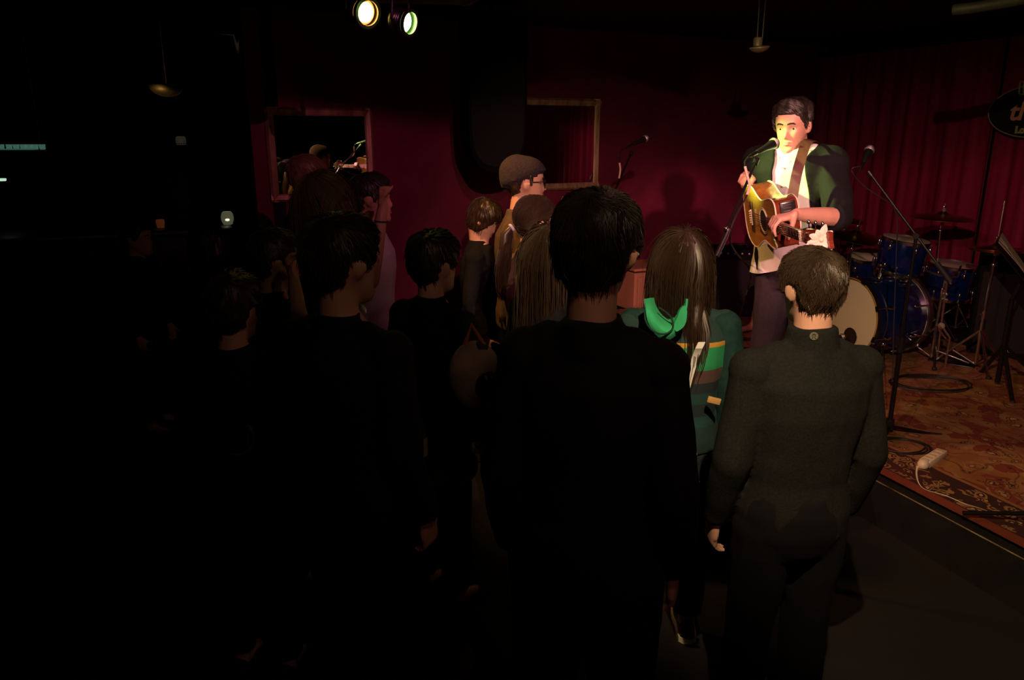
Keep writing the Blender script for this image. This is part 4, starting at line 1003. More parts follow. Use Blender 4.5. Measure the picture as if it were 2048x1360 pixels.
# ================================================================== lighting instruments
def par_can(loc, target, label, lens_col, lens_str, R=.062, doors=False, clamp_top=None, q=1.0):
    loc = Vector(loc); d = (Vector(target)-loc).normalized(); t = thing('stage_light', loc, label, 'stage light'); b0 = loc-d*.03
    MB().lathe([(.02, -.25*q), (R*.8, -.24*q), (R*1.0, -.17*q), (R*1.08, -.05*q), (R*1.12, .0), (R*1.18, .0), (R*1.18, -.012), (R*1.0, -.02), (R*.95, -.10*q), (.01, -.16*q)], b0-d*.0, d, 28, caps=False).obj('can', BPLAST, t)
    MB().lathe([(R*1.24, .004), (R*1.24, .014), (R*.98, .014), (R*.98, .004)], b0, d, 28, loop=True).obj('gel_frame', BPLAST, t)
    lm, nt, b = newmat('lens_glow_'+label[:5].strip().lower()); b.inputs['Base Color'].default_value = (.05, .05, .05, 1)
    lw_ = nt.nodes.new('ShaderNodeTexCoord'); ln_ = nt.nodes.new('ShaderNodeVectorMath'); ln_.operation = 'LENGTH'; 
    b.inputs['Emission Color'].default_value = (*lens_col, 1); b.inputs['Emission Strength'].default_value = lens_str
    MB().lathe([(R*.80, -.012), (R*.4, -.004), (.001, -.001)], b0, d, 28).obj('lens', lm, t)
    l2, nt2, b2 = newmat('lens_rim_'+label[:5].strip().lower()); b2.inputs['Emission Color'].default_value = (*[c**1.6 for c in lens_col], 1); b2.inputs['Emission Strength'].default_value = min(lens_str, 60)*.06
    MB().lathe([(R*1.1, -.020), (R*.97, -.020), (R*.80, -.012), (R*.78, -.016)], b0, d, 28, caps=False).obj('lens_rim', l2, t)
    sd = d.cross(Vector((0, 0, 1))).normalized(); up = sd.cross(d)
    MB().tube([b0-d*.12*q+sd*R*1.15, b0-d*.12*q+sd*R*1.3, b0-d*.10*q+sd*R*1.3+Vector((0, 0, .15)), b0-d*.10*q-sd*R*1.3+Vector((0, 0, .15)), b0-d*.12*q-sd*R*1.3, b0-d*.12*q-sd*R*1.15], .007, 6).obj('yoke', METAL_BK, t)
    cz = CEIL if clamp_top is None else clamp_top
    MB().tube([b0-d*.10*q+Vector((0, 0, .15)), Vector(((b0-d*.10*q).x, (b0-d*.10*q).y, cz))], .011, 8).obj('hanger_rod', METAL_BK, t)
    for k in range(5): MB().torus(b0-d*(.06+.03*k)*q, R*1.1, .003, d, 24, 4).obj('cooling_fin', METAL_BK, t)
    if doors:
        # upper leaf bent down so that the beam stops below the ceiling line
        e = Vector((d.x, d.y, 0)).normalized(); s2 = Vector((e.y, -e.x, 0)); elev = math.radians(doors)
        p0 = loc+e*.14+Vector((0, 0, .14*math.tan(elev)))
        MB().sheet([[p0+s2*.24*j for j in (-1, 0, 1)], [loc+e*.03+Vector((0, 0, .13))+s2*.12*j for j in (-1, 0, 1)]], .003).obj('barn_door', METAL_BK, t)
        for sg in (-1, 1): MB().sheet([[loc+s2*sg*R*1.3+Vector((0, 0, -.05)), loc+s2*sg*R*1.3+Vector((0, 0, .07))], [loc+s2*sg*.26+e*.10+Vector((0, 0, -.09)), loc+s2*sg*.26+e*.10+Vector((0, 0, .12))]], .003).obj('barn_door', METAL_BK, t)
    return t
par_can(LAMP_A, LAMP_A+Vector((.72, -.72, -.28)), 'lit amber stage lamp hanging near the ceiling, left of the green one', (1.0, .5, .10), 30, R=.055, clamp_top=2.68, q=.5)
par_can(LAMP_G, LAMP_G+Vector((.88, -.50, -.25)), 'lit green-white stage lamp hanging near the ceiling', (.5, 1.0, .22), 60, R=.047, clamp_top=2.68, q=.35)
for nm, lc, tg, col, pw, sz, bl, rd in LIGHTS[2:]:
    lc = Vector(lc); tg = Vector(tg)
    el = dict(spotlight_warm=-4.5, spotlight_red=-8.6).get(nm, False)
    o = par_can(lc, tg, {'spotlight_pink': 'pink stage lamp above the audience aimed at the singer', 'spotlight_warm': 'warm stage lamp with barn doors above the audience', 'spotlight_red': 'red stage lamp with barn doors above the audience'}[nm], col, 8 if 'red' in nm else 75, R=.07, doors=el)
# lighting bar under the ceiling
p0, p1 = P(702, 1, 4.05), P(880, 6, 4.05); 
bar = thing('lighting_bar', P(790, 0, 4.05), 'narrow lighting bar under the ceiling above the two lit lamps', 'bar')
dn = (p1-p0).normalized()
MB().bbox((P(700, -6, 4.05)+P(945, 4, 4.05))/2, ((P(945, 4, 4.05)-P(700, -6, 4.05)).length, .06, .035), frame(dn), .004).obj('bar_body', mat('grey_bar', (.22, .18, .14), .5), bar)
MB().tube([P(925, 11, 4.0), P(962, -2, 3.9)], .006, 6).obj('brace', mat('pale_brace', (.4, .38, .3), .5), bar)
tp_ = P(2000, 8, 3.0)
tb = MB().tube([P(1906, 20, 3.1), P(1950, 15, 3.05), P(2060, -4, 3.0)], .022, 12); tag(tb.obj('ceiling_pipe', mat('olive_pipe', (.035, .042, .014), .6, var=.3, scale=20)), 'dull yellow-green pipe under the ceiling at the top right', 'pipe')
MB
# small hanging disc lamp
hl = thing('hanging_lamp', P(1520, 108, 4.2), 'small hanging lamp on two cords above and left of the singer', 'lamp')
c = P(1519, 97, 4.2); OLV = mat('aged_brass', (.6, .5, .3), .45, .3)
MB().lathe([(.001, -.022), (.025, -.018), (.045, -.008), (.056, .004), (.055, .010), (.03, .013), (.022, .014)], c, (-.1, -.1, 1), 24).obj('lamp_dish', OLV, hl)
MB().lathe([(.024, .012), (.026, .05), (.02, .058), (.005, .06)], c+Vector((-.012, 0, 0)), (0, 0, 1), 20).obj('lamp_socket', OLV, hl)
for u0, u1 in ((1511, 1514), (1525, 1524)):
    q0 = P(u1, 82, 4.2); MB().tube([q0, Vector((P(u0, 0, 4.2).x, q0.y, CEIL))], .0035, 6).obj('cord', mat('pale_cord', (.42, .4, .3), .7), hl)
# brass bowl pendant
bw = thing('pendant_lamp', P(333, 195, 6.3), 'unlit brass bowl pendant lamp hanging at the far left', 'lamp'); c = P(333, 171, 6.3); c_bowl = c-Vector((0, 0, .05))
MB().lathe([(.002, -.092), (.05, -.086), (.095, -.066), (.128, -.036), (.145, 0), (.148, .002), (.143, .006), (.12, -.03), (.08, -.06), (.002, -.08)], c, seg=36).obj('bowl', BRASS, bw)
MB().tube([c+Vector((0, 0, -.08)), Vector((c.x, c.y, CEIL))], .006, 8).obj('rod', BRASS, bw)
for k in range(3):
    aa = k*2.1; MB().tube([c+Vector((.14*math.cos(aa), .14*math.sin(aa), 0)), c+Vector((0, 0, .12))], .002, 5).obj('stay_wire', BRASS, bw)
# black speaker added to give the rounded dark shadow on the red wall
sc = P(985, 190, 5.55); wsp = thing('shadow_speaker', (sc.x, sc.y, P(948, 352, 5.55).z), 'big black loudspeaker with rounded lower corners, added to give the shadow on the red wall', 'loudspeaker')
ow = []; Wd, Hh = .215, .55
for (a_, b_) in ((-1, 1), (1, 1), (1, -.3), (.9, -.75), (.62, -.94), (.2, -1), (-.25, -1), (-.65, -.92), (-.92, -.7), (-1, -.3)): ow.append(Vector((a_*Wd, 0, b_*Hh)))
tS = Vector((.97, .24, 0)); nS = Vector((-.24, .97, 0))
op = catmull([ow[k] for k in range(1, 10)], 4); ol = [sc+tS*q.x+Vector((0, 0, q.z))-nS*.18 for q in [ow[0]]+op]
MB().ext(ol, nS, .36).obj('cabinet', mat('matt_black', (.004, .004, .004), .95, spec=.1), wsp, smooth=False)
MB().ext([sc+(q-sc-(-nS*.18))*.92-nS*.186 for q in ol], nS, .006).obj('grille', mat('speaker_grille', (.004, .004, .004), .9, 0, bump=.8, scale=300), wsp, smooth=False)
MB().tube([sc+Vector((0, 0, Hh-.02)), Vector((sc.x, sc.y, CEIL))], .02, 8).obj('hanger_rod', METAL_BK, wsp)
MB().tube([sc+tS*.22-nS*.19+Vector((0, 0, .42)), sc+tS*.22-nS*.19+Vector((0, 0, .25))], .006, 6).obj('handle', CHROME, wsp)
pw_ = None

# ================================================================== microphones and stands
def microphone(ball, d, label, L=.16, k=1.0):
    ball = Vector(ball); d = Vector(d).normalized()    # d from the ball down the handle
    t = thing('microphone', ball+d*L*.6, label, 'microphone')
    MB().ball(ball, .0255*k, 20).obj('grille', GRILLE, t); MB().torus(ball, .0262*k, .0028, d, 24, 6).obj('band', SILV, t)
    MB().lathe([(.022*k, .014), (.020*k, .03), (.014, .07), (.0115, L), (.010, L+.004)], ball, d, 20).obj('handle', BPLAST, t)
    MB().lathe([(.0095, L), (.0095, L+.045), (.006, L+.06), (.0035, L+.075)], ball, d, 14).obj('connector', SILV, t)
    return t
def boom_stand(label, clip, pivot, foot, legs, label2=None, back=.0, leg_r=.30, rot=0., tape=None):
    """boom from the clip to the pivot (and back metres beyond), pole down to foot"""
    clip, pivot, foot = Vector(clip), Vector(pivot), Vector(foot)
    t = thing('microphone_stand', foot, label, 'stand'); d = (pivot-clip).normalized()
    MB().tube([clip, pivot+d*back], .0065, 8).obj('boom', SILV if tape else METAL_BK, t)
    MB().tube([clip, clip-d*.0+d*.03], .013, 10).obj('clip_joint', BPLAST, t)
    MB().lathe([(.016, -.014), (.018, 0), (.016, .014)], pivot, d.cross(Vector((0, 0, 1))), 14).obj('boom_clutch', BPLAST, t)
    if back: MB().tube([pivot+d*(back-.03), pivot+d*(back+.09)], .014, 12).obj('counterweight', RUBBER, t)
    m = pivot.lerp(foot, .52); MB().tube([pivot, m], .0085, 8).obj('upper_pole', METAL_BK, t); MB().tube([m, foot+Vector((0, 0, .06))], .0125, 10).obj('lower_pole', METAL_BK, t)
    MB().tube([m+Vector((0, 0, .03)), m-Vector((0, 0, .05))], .018, 12).obj('height_clutch', BPLAST, t)
    hub = foot+Vector((0, 0, .10)); MB().tube([hub, hub-Vector((0, 0, .06))], .022, 12).obj('hub', BPLAST, t)
    for k in range(3):
        aa = rot+k*2*math.pi/3; e = Vector((math.cos(aa), math.sin(aa), 0)); l = MB().tube([hub-Vector((0, 0, .04)), foot+e*leg_r+Vector((0, 0, .016))], .009, 8).obj('leg', METAL_BK, t)
        MB().tube([foot+e*(leg_r-.03)+Vector((0, 0, .018)), foot+e*(leg_r+.03)+Vector((0, 0, .014))], .0135, 8).obj('rubber_foot', RUBBER, l)
    return t
def cable(pts, label, r=.0032, m=None, n=8, name='cable', cat='cable'):
    return tag(MB().tube(catmull(pts, n), r, 6).obj(name, m or CABLE), label, cat)
PKSL = mat('pink_tape', (.8, .5, .42), .5)
# singer's microphone
mb_ = P(1548, 287, 3.44); md = P(1500, 312, 3.34)-mb_
microphone(mb_, md, "black microphone with silver grille at the singer's mouth", L=.135)
piv = P(1400, 585, 3.12); fz = STG if piv.y > 3.02 else 0
boom_stand("black microphone stand with long boom reaching to the singer's microphone", P(1514, 318, 3.36), piv, (piv.x, piv.y, STG), 3, back=.05, rot=.5, tape=False)
MB().tube([P(1459, 458, 3.2), P(1452, 474, 3.2), P(1434, 513, 3.18)], .0085, 8).obj('boom_sleeve', SILV, bpy.data.objects['microphone_stand'], label='bright worn section of the boom')
MB().ball(P(1452, 457, 3.2), .010, 10).obj('thumb_screw', SILV, bpy.data.objects['microphone_stand'])
cable([P(1497, 314, 3.33), P(1490, 322, 3.32), P(1490, 335, 3.31)], "short black end of the singer's microphone cable", r=.0035)
cable([P(1490, 333, 3.31), P(1494, 350, 3.31), P(1499, 371, 3.31), P(1494, 390, 3.30)], "pink section of cable hanging below the singer's microphone", r=.0058, m=PKSL)
cable([P(1494, 390, 3.30), P(1460, 480, 3.3), P(1500, 540, 4.6), P(1496, 575, 4.8), P(1487, 608, 5.0), G(1472, 648, STG+.01), G(1450, 665, STG+.02)], 'thin cable falling to the rug behind the singer', r=.004)
# left microphone
mb_ = P(1291, 277, 5.2); md = P(1250, 297, 5.1)-mb_
microphone(mb_, md, 'black microphone with silver grille before the red wall, unattended', L=.13, k=.95)
piv = P(1205, 438, 5.0)
boom_stand('black microphone stand with straight boom before the red wall', P(1264, 303, 5.12), piv, (piv.x, piv.y, STG), 3, back=.03, rot=.2)
cable([P(1248, 298, 5.09), P(1241, 305, 5.07), P(1239, 330, 5.05)], 'short cable end of the left microphone', r=.004)
cable([P(1239, 326, 5.05), P(1240.5, 340, 5.05), P(1238, 357, 5.05)], 'pink section of cable beside the left microphone', r=.0065, m=PKSL)
# right microphone
mb_ = P(1739, 300, 4.0); md = P(1724, 331, 3.95)-mb_
microphone(mb_, md, 'black microphone with silver grille before the burgundy curtain', L=.10, k=1.05)
ft = G(1776, 872, STG); piv = Vector((ft.x, ft.y, P(1803, 468, 3.95).z)); pz = piv.y*cp-(piv.z-HC)*sp
c1 = P(1737, 343, pz+.08); d1 = (piv-c1).normalized()
boom_stand('black microphone stand with crossing boom in front of the drum kit', c1, piv, ft, 3, back=.20, rot=-.1+.0, leg_r=.25)
cable([P(1721, 333, 3.93), P(1706, 336, 3.93), P(1705, 346, 3.94), P(1728, 372, pz), P(1766, 398, pz-.03), P(1785, 410, pz-.03), P(1793, 430, pz-.03)]+[P(1795-1.2*k, 445+35*k, pz-.03) for k in range(0, 10)], 'thin pale-lit cable running down the right microphone stand', r=.003)

# ================================================================== drum kit
def drum(name, label, c, ax, R, dep, nl, top_head=True, hoopm=CHROME, front=None, badge=True):
    """c centre of the top (front) head, ax axis pointing out of it"""
    c = Vector(c); ax = Vector(ax).normalized(); t = thing(name, c-ax*dep, label, 'drum')
    MB().lathe([(R*.985, -.005), (R, -.012), (R, -dep+.012), (R*.985, -dep+.005)], c, ax, 40).obj('shell', BLUE, t)
    MB().lathe([(.001, .004), (R*.93, .002), (R*.985, -.003), (R*.985, -.010)], c, ax, 40).obj('top_head', front or HEADM, t)
    MB().lathe([(R*.98, -dep+.008), (R*.93, -dep-.002), (.001, -dep-.002)], c, ax, 40).obj('bottom_head', HEADM, t)
    q = Vector((0, 0, 1)).rotation_difference(ax)
    for h in (0, -dep):
        MB().lathe([(R*1.0, h-.012), (R*1.035, h-.012), (R*1.04, h+.010), (R*1.0, h+.012)], c, ax, 40, loop=True).obj('hoop', hoopm, t)
    for k in range(nl):
        aa = 2*math.pi*(k+.5)/nl; e = q@Vector((math.cos(aa), math.sin(aa), 0))
        for h in ((-.2, -.8) if dep > .15 else (-.5,)):
            l = MB().ball(c+e*(R+.010)+ax*dep*h, (.013, .013, .028), 10, q.to_matrix()).obj('lug', CHROME, t)
        e2 = c+e*(R*1.035+.006)
        for a0, a1 in (((0.004, -.26), (-.74, -1.02)) if dep > .15 else ((.004, -1.0),)):
            MB().tube([e2+ax*dep*a0, e2+ax*dep*a1], .0035, 6).obj('tension_rod', CHROME, t)
    if badge: MB().bbox(c+q@Vector((-R-.002, 0, 0))-ax*dep*.35, (.004, .035, .022), q.to_matrix(), .001).obj('badge', SILV, t)
    return t
# bass drum
HEADB = mat('bass_drum_head', (.95, .83, .74), .6, var=.02, scale=6)
vd = (P(1700, 625, 5.5)-Vector((0, 0, HC))); vd.z = 0; vd.normalize(); aa = math.radians(48)
bax = -vd; bax = Vector((bax.x*math.cos(-aa)-bax.y*math.sin(-aa), bax.x*math.sin(-aa)+bax.y*math.cos(-aa), 0))
bR = .275; bc = P(1701, 626, 5.5); bc.z = STG+.02+bR*1.06+.025
bd_ = thing('bass_drum', (bc.x, bc.y, STG), 'blue bass drum with cream front head and dark hoops behind the young man', 'drum')
MB().lathe([(bR*.985, -.02), (bR, -.025), (bR, -.425), (bR*.985, -.43)], bc, bax, 64).obj('shell', BLUE, bd_)
for h, nm in ((0, 'front_head'), (-.45, 'batter_head')):
    MB().lathe([(.001, h+.004), (bR*.9, h+.002), (bR*.99, h-.004), (bR*.99, h-.012)], bc, bax, 64).obj(nm, HEADB, bd_)
    MB().lathe([(bR*1.0, h-.02), (bR*1.045, h-.02), (bR*1.05, h+.012), (bR*1.0, h+.016)], bc, bax, 64, loop=True).obj('hoop', HOOP if h == 0 else SILV, bd_)
MB().torus(bc+bax*.014, bR*1.02, .004, bax, 64, 6).obj('hoop_inlay', mat('amber_inlay', (.65, .38, .12), .3), bd_, label='thin amber inlay ring on the front hoop')
MB().torus(bc-bax*.075, bR*1.005, .006, bax, 64, 6).obj('shell_ring', SILV, bd_)
bq = Vector((0, 0, 1)).rotation_difference(bax); bx = Vector((0, 0, 1)).cross(bax).normalized(); bup = Vector((0, 0, 1))
for k in range(8):
    a_ = math.pi/8+k*math.pi/4; e = bx*math.cos(a_)+bup*math.sin(a_)
    for h in (-.11, -.34):
        MB().ball(bc+e*(bR+.012)+bax*h, (.014, .014, .035), 10, bq.to_matrix()).obj('lug', CHROME, bd_)
    for h0, h1 in ((.02, -.09), (-.36, -.47)):
        MB().tube([bc+e*(bR*1.05+.004)+bax*h0, bc+e*(bR+.016)+bax*h1], .004, 6).obj('tension_rod', CHROME, bd_)
        hh = h0 if h0 > 0 else h1; MB().bbox(bc+e*(bR*1.05)+bax*hh, (.016, .04, .014), frame(e, bax), .003).obj('claw', METAL_BK, bd_)
# which side shows in the photo
sdx = bx if bx.x > 0 else -bx
pp_ = bc+bax*.006; off_ = P(1713, 664, (pp_.y*cp-(pp_.z-HC)*sp))-pp_
ph_ = off_.dot(sdx)*1.25; hole = bc+sdx*.035+bup*(-.145)+bax*.006
MB().lathe([(.001, 0), (.060, 0), (.060, .003), (.001, .004)], hole, bax, 28).obj('port_hole', mat('port_shade', (.03, .012, .01), .8), bd_); MB().torus(hole+bax*.004, .061, .004, bax, 28, 6).obj('port_ring', BPLAST, bd_)  # dark disc on the closed head stands for the shaded opening
for sg in (-1, 1):
    a0 = bc-bax*.12+sdx*sg*bR*.80-bup*bR*.60; MB().tube([a0, Vector((a0.x, a0.y, 0))+sdx*sg*.10+bax*.10+Vector((0, 0, STG+.022))], .009, 8).obj('spur', CHROME, bd_)
    MB().ball(a0, .02, 10).obj('spur_bracket', CHROME, bd_)
mic0 = hole+bax*.05+Vector((-.02, 0, 0)); microphone(mic0, bax+Vector((-.1, 0, -.22)), 'dark microphone poking at the port hole of the bass drum', L=.10, k=.9)
mk = thing('low_microphone_stand', mic0+bax*.22, 'low black stand holding the bass drum microphone', 'stand'); OFF[mk.name] = Vector(mk.location)
q1 = mic0+(bax+Vector((-.1, 0, -.22))).normalized()*.13; q2 = q1+bax*.12-Vector((0, 0, .03))
MB().tube([q1, q2], .006, 6).obj('boom', METAL_BK, mk); MB().tube([q2, (q2.x, q2.y, STG+.04)], .008, 8).obj('pole', METAL_BK, mk); MB().lathe([(.09, 0), (.09, .012), (.03, .03), (.01, .035)], (q2.x, q2.y, STG+.013), seg=24).obj('base', METAL_BK, mk)
tz = 5.62
tt = P(1812, 480, tz); drum('rack_tom', 'blue rack tom drum mounted above the bass drum, centre of the kit', tt, (.10, -.10, 1), .165, .235, 6)
t2 = P(1736, 512, 6.0); drum('snare_drum', 'blue shallow drum with pale tilted head left of the rack tom', t2, (-.12, -.22, 1), .135, .15, 6)
t3 = P(1906, 530, 6.0); drum('floor_tom', 'blue floor tom at the right side of the kit', t3, (.04, -.08, 1), .17, .26, 6)
# tom mount arms
mt = thing('tom_holder', P(1756, 556, 5.7), 'chrome tom holder with ball joints on top of the bass drum', 'stand'); base_t = bc-bax*.22+bup*bR
for tgt_ in (tt-Vector((-.02, 0, .15))-Vector((.16, 0, 0)), t2-Vector((-.06, 0, .09))):
    MB().tube([base_t, base_t+Vector((0, 0, .09)), tgt_], .010, 8).obj('arm', CHROME, mt); MB().ball(base_t+Vector((0, 0, .09)), .022, 12).obj('ball_joint', CHROME, mt); MB().ball(tgt_, .02, 12).obj('bracket', CHROME, mt)
    for k in range(3): MB().tube([base_t+Vector((0, 0, .05)), base_t+Vector((.03*math.cos(k*2), .03*math.sin(k*2), .05))], .005, 6).obj('wing_nut', CHROME, mt)
def tripod(t, foot, hub_h, r, n=3, rot=0, m=CHROME, rad=.009):
    for k in range(n):
        aa = rot+k*2*math.pi/n; e = Vector((math.cos(aa), math.sin(aa), 0)); hub = Vector((foot[0], foot[1], STG+hub_h))
        l = MB().tube([hub, Vector((foot[0], foot[1], STG+.026))+e*r], rad, 8).obj('leg', m, t); MB().ball(Vector((foot[0], foot[1], STG+.03))+e*r, .018, 10).obj('rubber_foot', RUBBER, l)
        MB().tube([Vector((foot[0], foot[1], STG+.05)), Vector((foot[0], foot[1], STG+hub_h*.42))+e*r*.58], .006, 6).obj('brace', m, t)
def cymbal_set(lab_c, lab_s, c, nrm, R, foot, bell=.03, hat=False, rod=.06, rot=0, legs=True):
    c = Vector(c); nrm = Vector(nrm).normalized(); foot = Vector(foot)
    t = thing('cymbal', c, lab_c, 'cymbal')
    pr_ = [(.006, bell), (R*.07, bell*.96), (R*.13, bell*.7), (R*.17, bell*.42), (R*.3, bell*.30), (R*.65, bell*.05), (R, -.022), (R, -.0235), (R*.65, bell*.05-.002), (R*.3, bell*.3-.002), (R*.17, bell*.42-.002), (.006, bell-.002)]
    MB().lathe(pr_, c, nrm, 48, caps=False).obj('plate', BRASS, t)
    if hat: MB().lathe([(r_, -h_-.03) for r_, h_ in pr_], c, nrm, 48, caps=False).obj('lower_plate', BRASS, t)
    s2 = thing('cymbal_stand', (foot.x, foot.y, STG+.012), lab_s, 'stand')
    top = c+nrm*(rod+bell); MB().tube([c-nrm*.12, top], .004, 6).obj('top_rod', CHROME, s2)
    MB().lathe([(.006, 0), (.014, .0), (.014, .018), (.008, .026)], c+nrm*bell, nrm, 14).obj('felt', mat('felt_washer', (.25, .2, .2), .9) if 'felt_washer' not in bpy.data.materials else bpy.data.materials['felt_washer'], s2)
    MB().ball(c+nrm*(bell+.035), (.014, .006, .01), 10).obj('wing_nut', CHROME, s2)
    j = c-nrm*.12; MB().ball(j, .017, 12).obj('tilter', CHROME, s2)
    fx = Vector((foot.x, foot.y, 0)); z1 = j.z; z2 = STG+(j.z-STG)*.55; a1 = Vector((foot.x, foot.y, z2)); a0 = Vector((foot.x, foot.y, STG+.05))
    MB().tube([j, a1], .008, 8).obj('upper_tube', CHROME, s2); MB().tube([a1, a0], .0125, 10).obj('lower_tube', CHROME, s2)
    MB().tube([a1+Vector((0, 0, .02)), a1-Vector((0, 0, .035))], .019, 12).obj('height_clamp', CHROME, s2); MB().tube([a1, a1+Vector((-.035, -.02, 0))], .006, 6).obj('clamp_screw', CHROME, s2)
    if legs: tripod(s2, foot, .30, .26, rot=rot)
    return t, s2
c_ = P(1712, 468, 5.9); cymbal_set('brass cymbal at the left of the drum kit, tilted', 'chrome cymbal stand left of the blue drums', c_, (.12, -.16, 1), .24, (c_.x+.02, c_.y+.05, STG), rod=.12, rot=.4)
c_ = P(1690, 436, 6.3); cymbal_set('thin brass cymbal half hidden behind the singer, above the left one', 'chrome cymbal stand half hidden behind the singer', c_, (.10, -.05, 1), .18, (c_.x, c_.y+.05, STG), rot=1.0, legs=False)
c_ = P(1886, 431, 6.0); cymbal_set('large brass ride cymbal before the curtain, above the floor tom', 'chrome cymbal stand under the large ride cymbal', c_, (.03, -.03, 1), .24, (c_.x+.02, c_.y, STG), rot=.9, bell=.035)
ft = G(1948, 742, STG); c_ = Vector((ft.x+.01, ft.y, P(1956, 484, 5.35).z)); 
cymbal_set('pair of brass hi-hat cymbals at the right of the drum kit', 'chrome hi-hat stand with long pull rod right of the drums', c_, (.02, .02, 1), .165, (ft.x, ft.y, STG), hat=True, rod=.28, rot=.3)
ft = G(1862, 728, STG)
sn = thing('drum_stand', (ft.x, ft.y, STG+.012), 'chrome tripod drum stand between bass drum and hi-hat', 'stand')
for dx_ in (-.01, .035): MB().tube([(ft.x+dx_, ft.y, STG+.05), (ft.x+dx_*.4+.02, ft.y+.02, STG+.62)], .011, 8).obj('tube', CHROME, sn)
tripod(sn, (ft.x, ft.y), .28, .24, rot=.1)
bk = Vector((ft.x+.03, ft.y+.02, STG+.64))
for k in range(3):
    aa = .5+k*2.09; MB().tube([bk, bk+Vector((.13*math.cos(aa), .13*math.sin(aa), .03)), bk+Vector((.15*math.cos(aa), .15*math.sin(aa), .07))], .008, 6).obj('basket_arm', CHROME, sn)
MB().ball(bk, .022, 12).obj('ball_joint', CHROME, sn)
for k in range(5): MB().ball(bk+Vector((.03*math.sin(k*2.2), -.02, -.04*k)), .011, 8).obj('wing_nut', CHROME, sn)
pd = thing('drum_pedal', G(1905, 745, STG), 'low black bass drum pedal on the rug behind the chrome stands', 'pedal'); g0 = G(1890, 735, STG+.02); 
MB().bbox(g0+Vector((.1, .1, .0)), (.10, .30, .02), Matrix.Rotation(.9, 3, 'Z'), .006).obj('base_plate', METAL_BK, pd); MB().bbox(g0+Vector((.1, .1, .06)), (.08, .24, .012), Matrix.Rotation(.9, 3, 'Z')@Matrix.Rotation(.25, 3, 'X'), .004).obj('foot_board', SILV, pd)
MB().tube([g0+Vector((0, .0, .0)), g0+Vector((0, 0, .22)), g0+Vector((-.06, .02, .30))], .008, 6).obj('beater_post', CHROME, pd); MB().ball(g0+Vector((-.06, .02, .30)), .025, 10).obj('beater', mat('beater_felt', (.4, .35, .3), .9), pd)
# drum throne
th = G(1908, 668, STG); th = Vector((th.x, th.y, STG))
tn_ = thing('drum_throne', th, 'round black drum throne behind the kit', 'stool'); MB().lathe([(.02, .44), (.155, .44), (.17, .46), (.17, .50), (.14, .52), (.01, .525)], th, seg=32).obj('seat', BLACKF, tn_); MB().tube([th+Vector((0, 0, .05)), th+Vector((0, 0, .45))], .014, 10).obj('post', CHROME, tn_)
tripod(tn_, (th.x, th.y), .25, .24, rot=.6)
# speaker cabinets
def speaker_box(c, size, rz, label, knobs=0):
    R = Matrix.Rotation(rz, 3, 'Z'); c = Vector(c); t = thing('speaker_cabinet', (c.x, c.y, STG+.012), label, 'loudspeaker'); h = size[2]
    cc_ = Vector((c.x, c.y, STG+.012+h/2)); MB().bbox(cc_, size, R, .012).obj('cabinet', BLACKF, t)
    MB().bbox(cc_+R@Vector((0, -size[1]/2-.004, -.03)), (size[0]*.9, .012, h*.8), R, .004).obj('grille', mat('black_grille', (.02, .015, .02), .8, bump=.7, scale=250) if 'black_grille' not in bpy.data.materials else bpy.data.materials['black_grille'], t)
    for sx in (-1, 1):
        for sz in (-1, 1): MB().ball(cc_+R@Vector((sx*(size[0]/2-.015), -size[1]/2+.015, sz*(h/2-.015))), .018, 8).obj('corner_cap', METAL_BK, t)
    for k in range(knobs): MB().lathe([(.010, 0), (.009, .014), (.001, .015)], cc_+R@Vector((-.15+.06*k, -size[1]/2-.002, h*.44)), R@Vector((0, -1, 0)), 12).obj('knob', SILV, t)
    MB().tube([cc_+Vector((-.1, 0, h/2)), cc_+Vector((-.07, 0, h/2+.03)), cc_+Vector((.07, 0, h/2+.03)), cc_+Vector((.1, 0, h/2))], .008, 6).obj('handle', RUBBER, t)
p_ = G(1478, 640, STG); speaker_box((p_.x, p_.y+.22, 0), (.50, .32, .62), -.2, 'black guitar amplifier on the stage left of the seated person', 5)
p_ = G(2015, 716, STG); speaker_box((p_.x+.02, p_.y+.12, 0), (.46, .34, .74), -.5, 'tall black speaker cabinet at the right of the drum kit by the curtain')
# music stand
ft = G(1992, 778, STG); msd = thing('music_stand', ft, 'black music stand with pale papers at the right edge', 'stand')
dk = P(2034, 520, ft.y*cp+.2); dk.y = ft.y; 
MB().tube([ft+Vector((0, 0, .05)), Vector((ft.x, ft.y, dk.z-.25))], .016, 10).obj('post', METAL_BK, msd); MB().tube([Vector((ft.x, ft.y, dk.z-.25)), Vector((ft.x+.06, ft.y, dk.z-.05))], .010, 8).obj('upper_post', METAL_BK, msd)
for a_ in ((-.10, -.32), (.30, -.12), (.08, .3)):
    l = MB().tube([Vector((ft.x, ft.y, STG+.30)), ft+Vector((a_[0], a_[1], .02))], .013, 8).obj('leg', METAL_BK, msd); MB().ball(ft+Vector((a_[0], a_[1], .02)), .018, 8).obj('rubber_foot', RUBBER, l)
zd = dk.y*cp-(dk.z-HC)*sp; a0 = P(1993, 482, zd); a1 = P(2062, 566, zd); dv = a1-a0
wdir = Vector((.56, .83, 0)); MB().sheet([[a0-wdir*.2, a0+wdir*.22], [a1-wdir*.2, a1+wdir*.22]], .006).obj('desk', METAL_BK, msd)
PAPER = mat('cream_paper', (.62, .58, .42), .8, var=.15, scale=6)
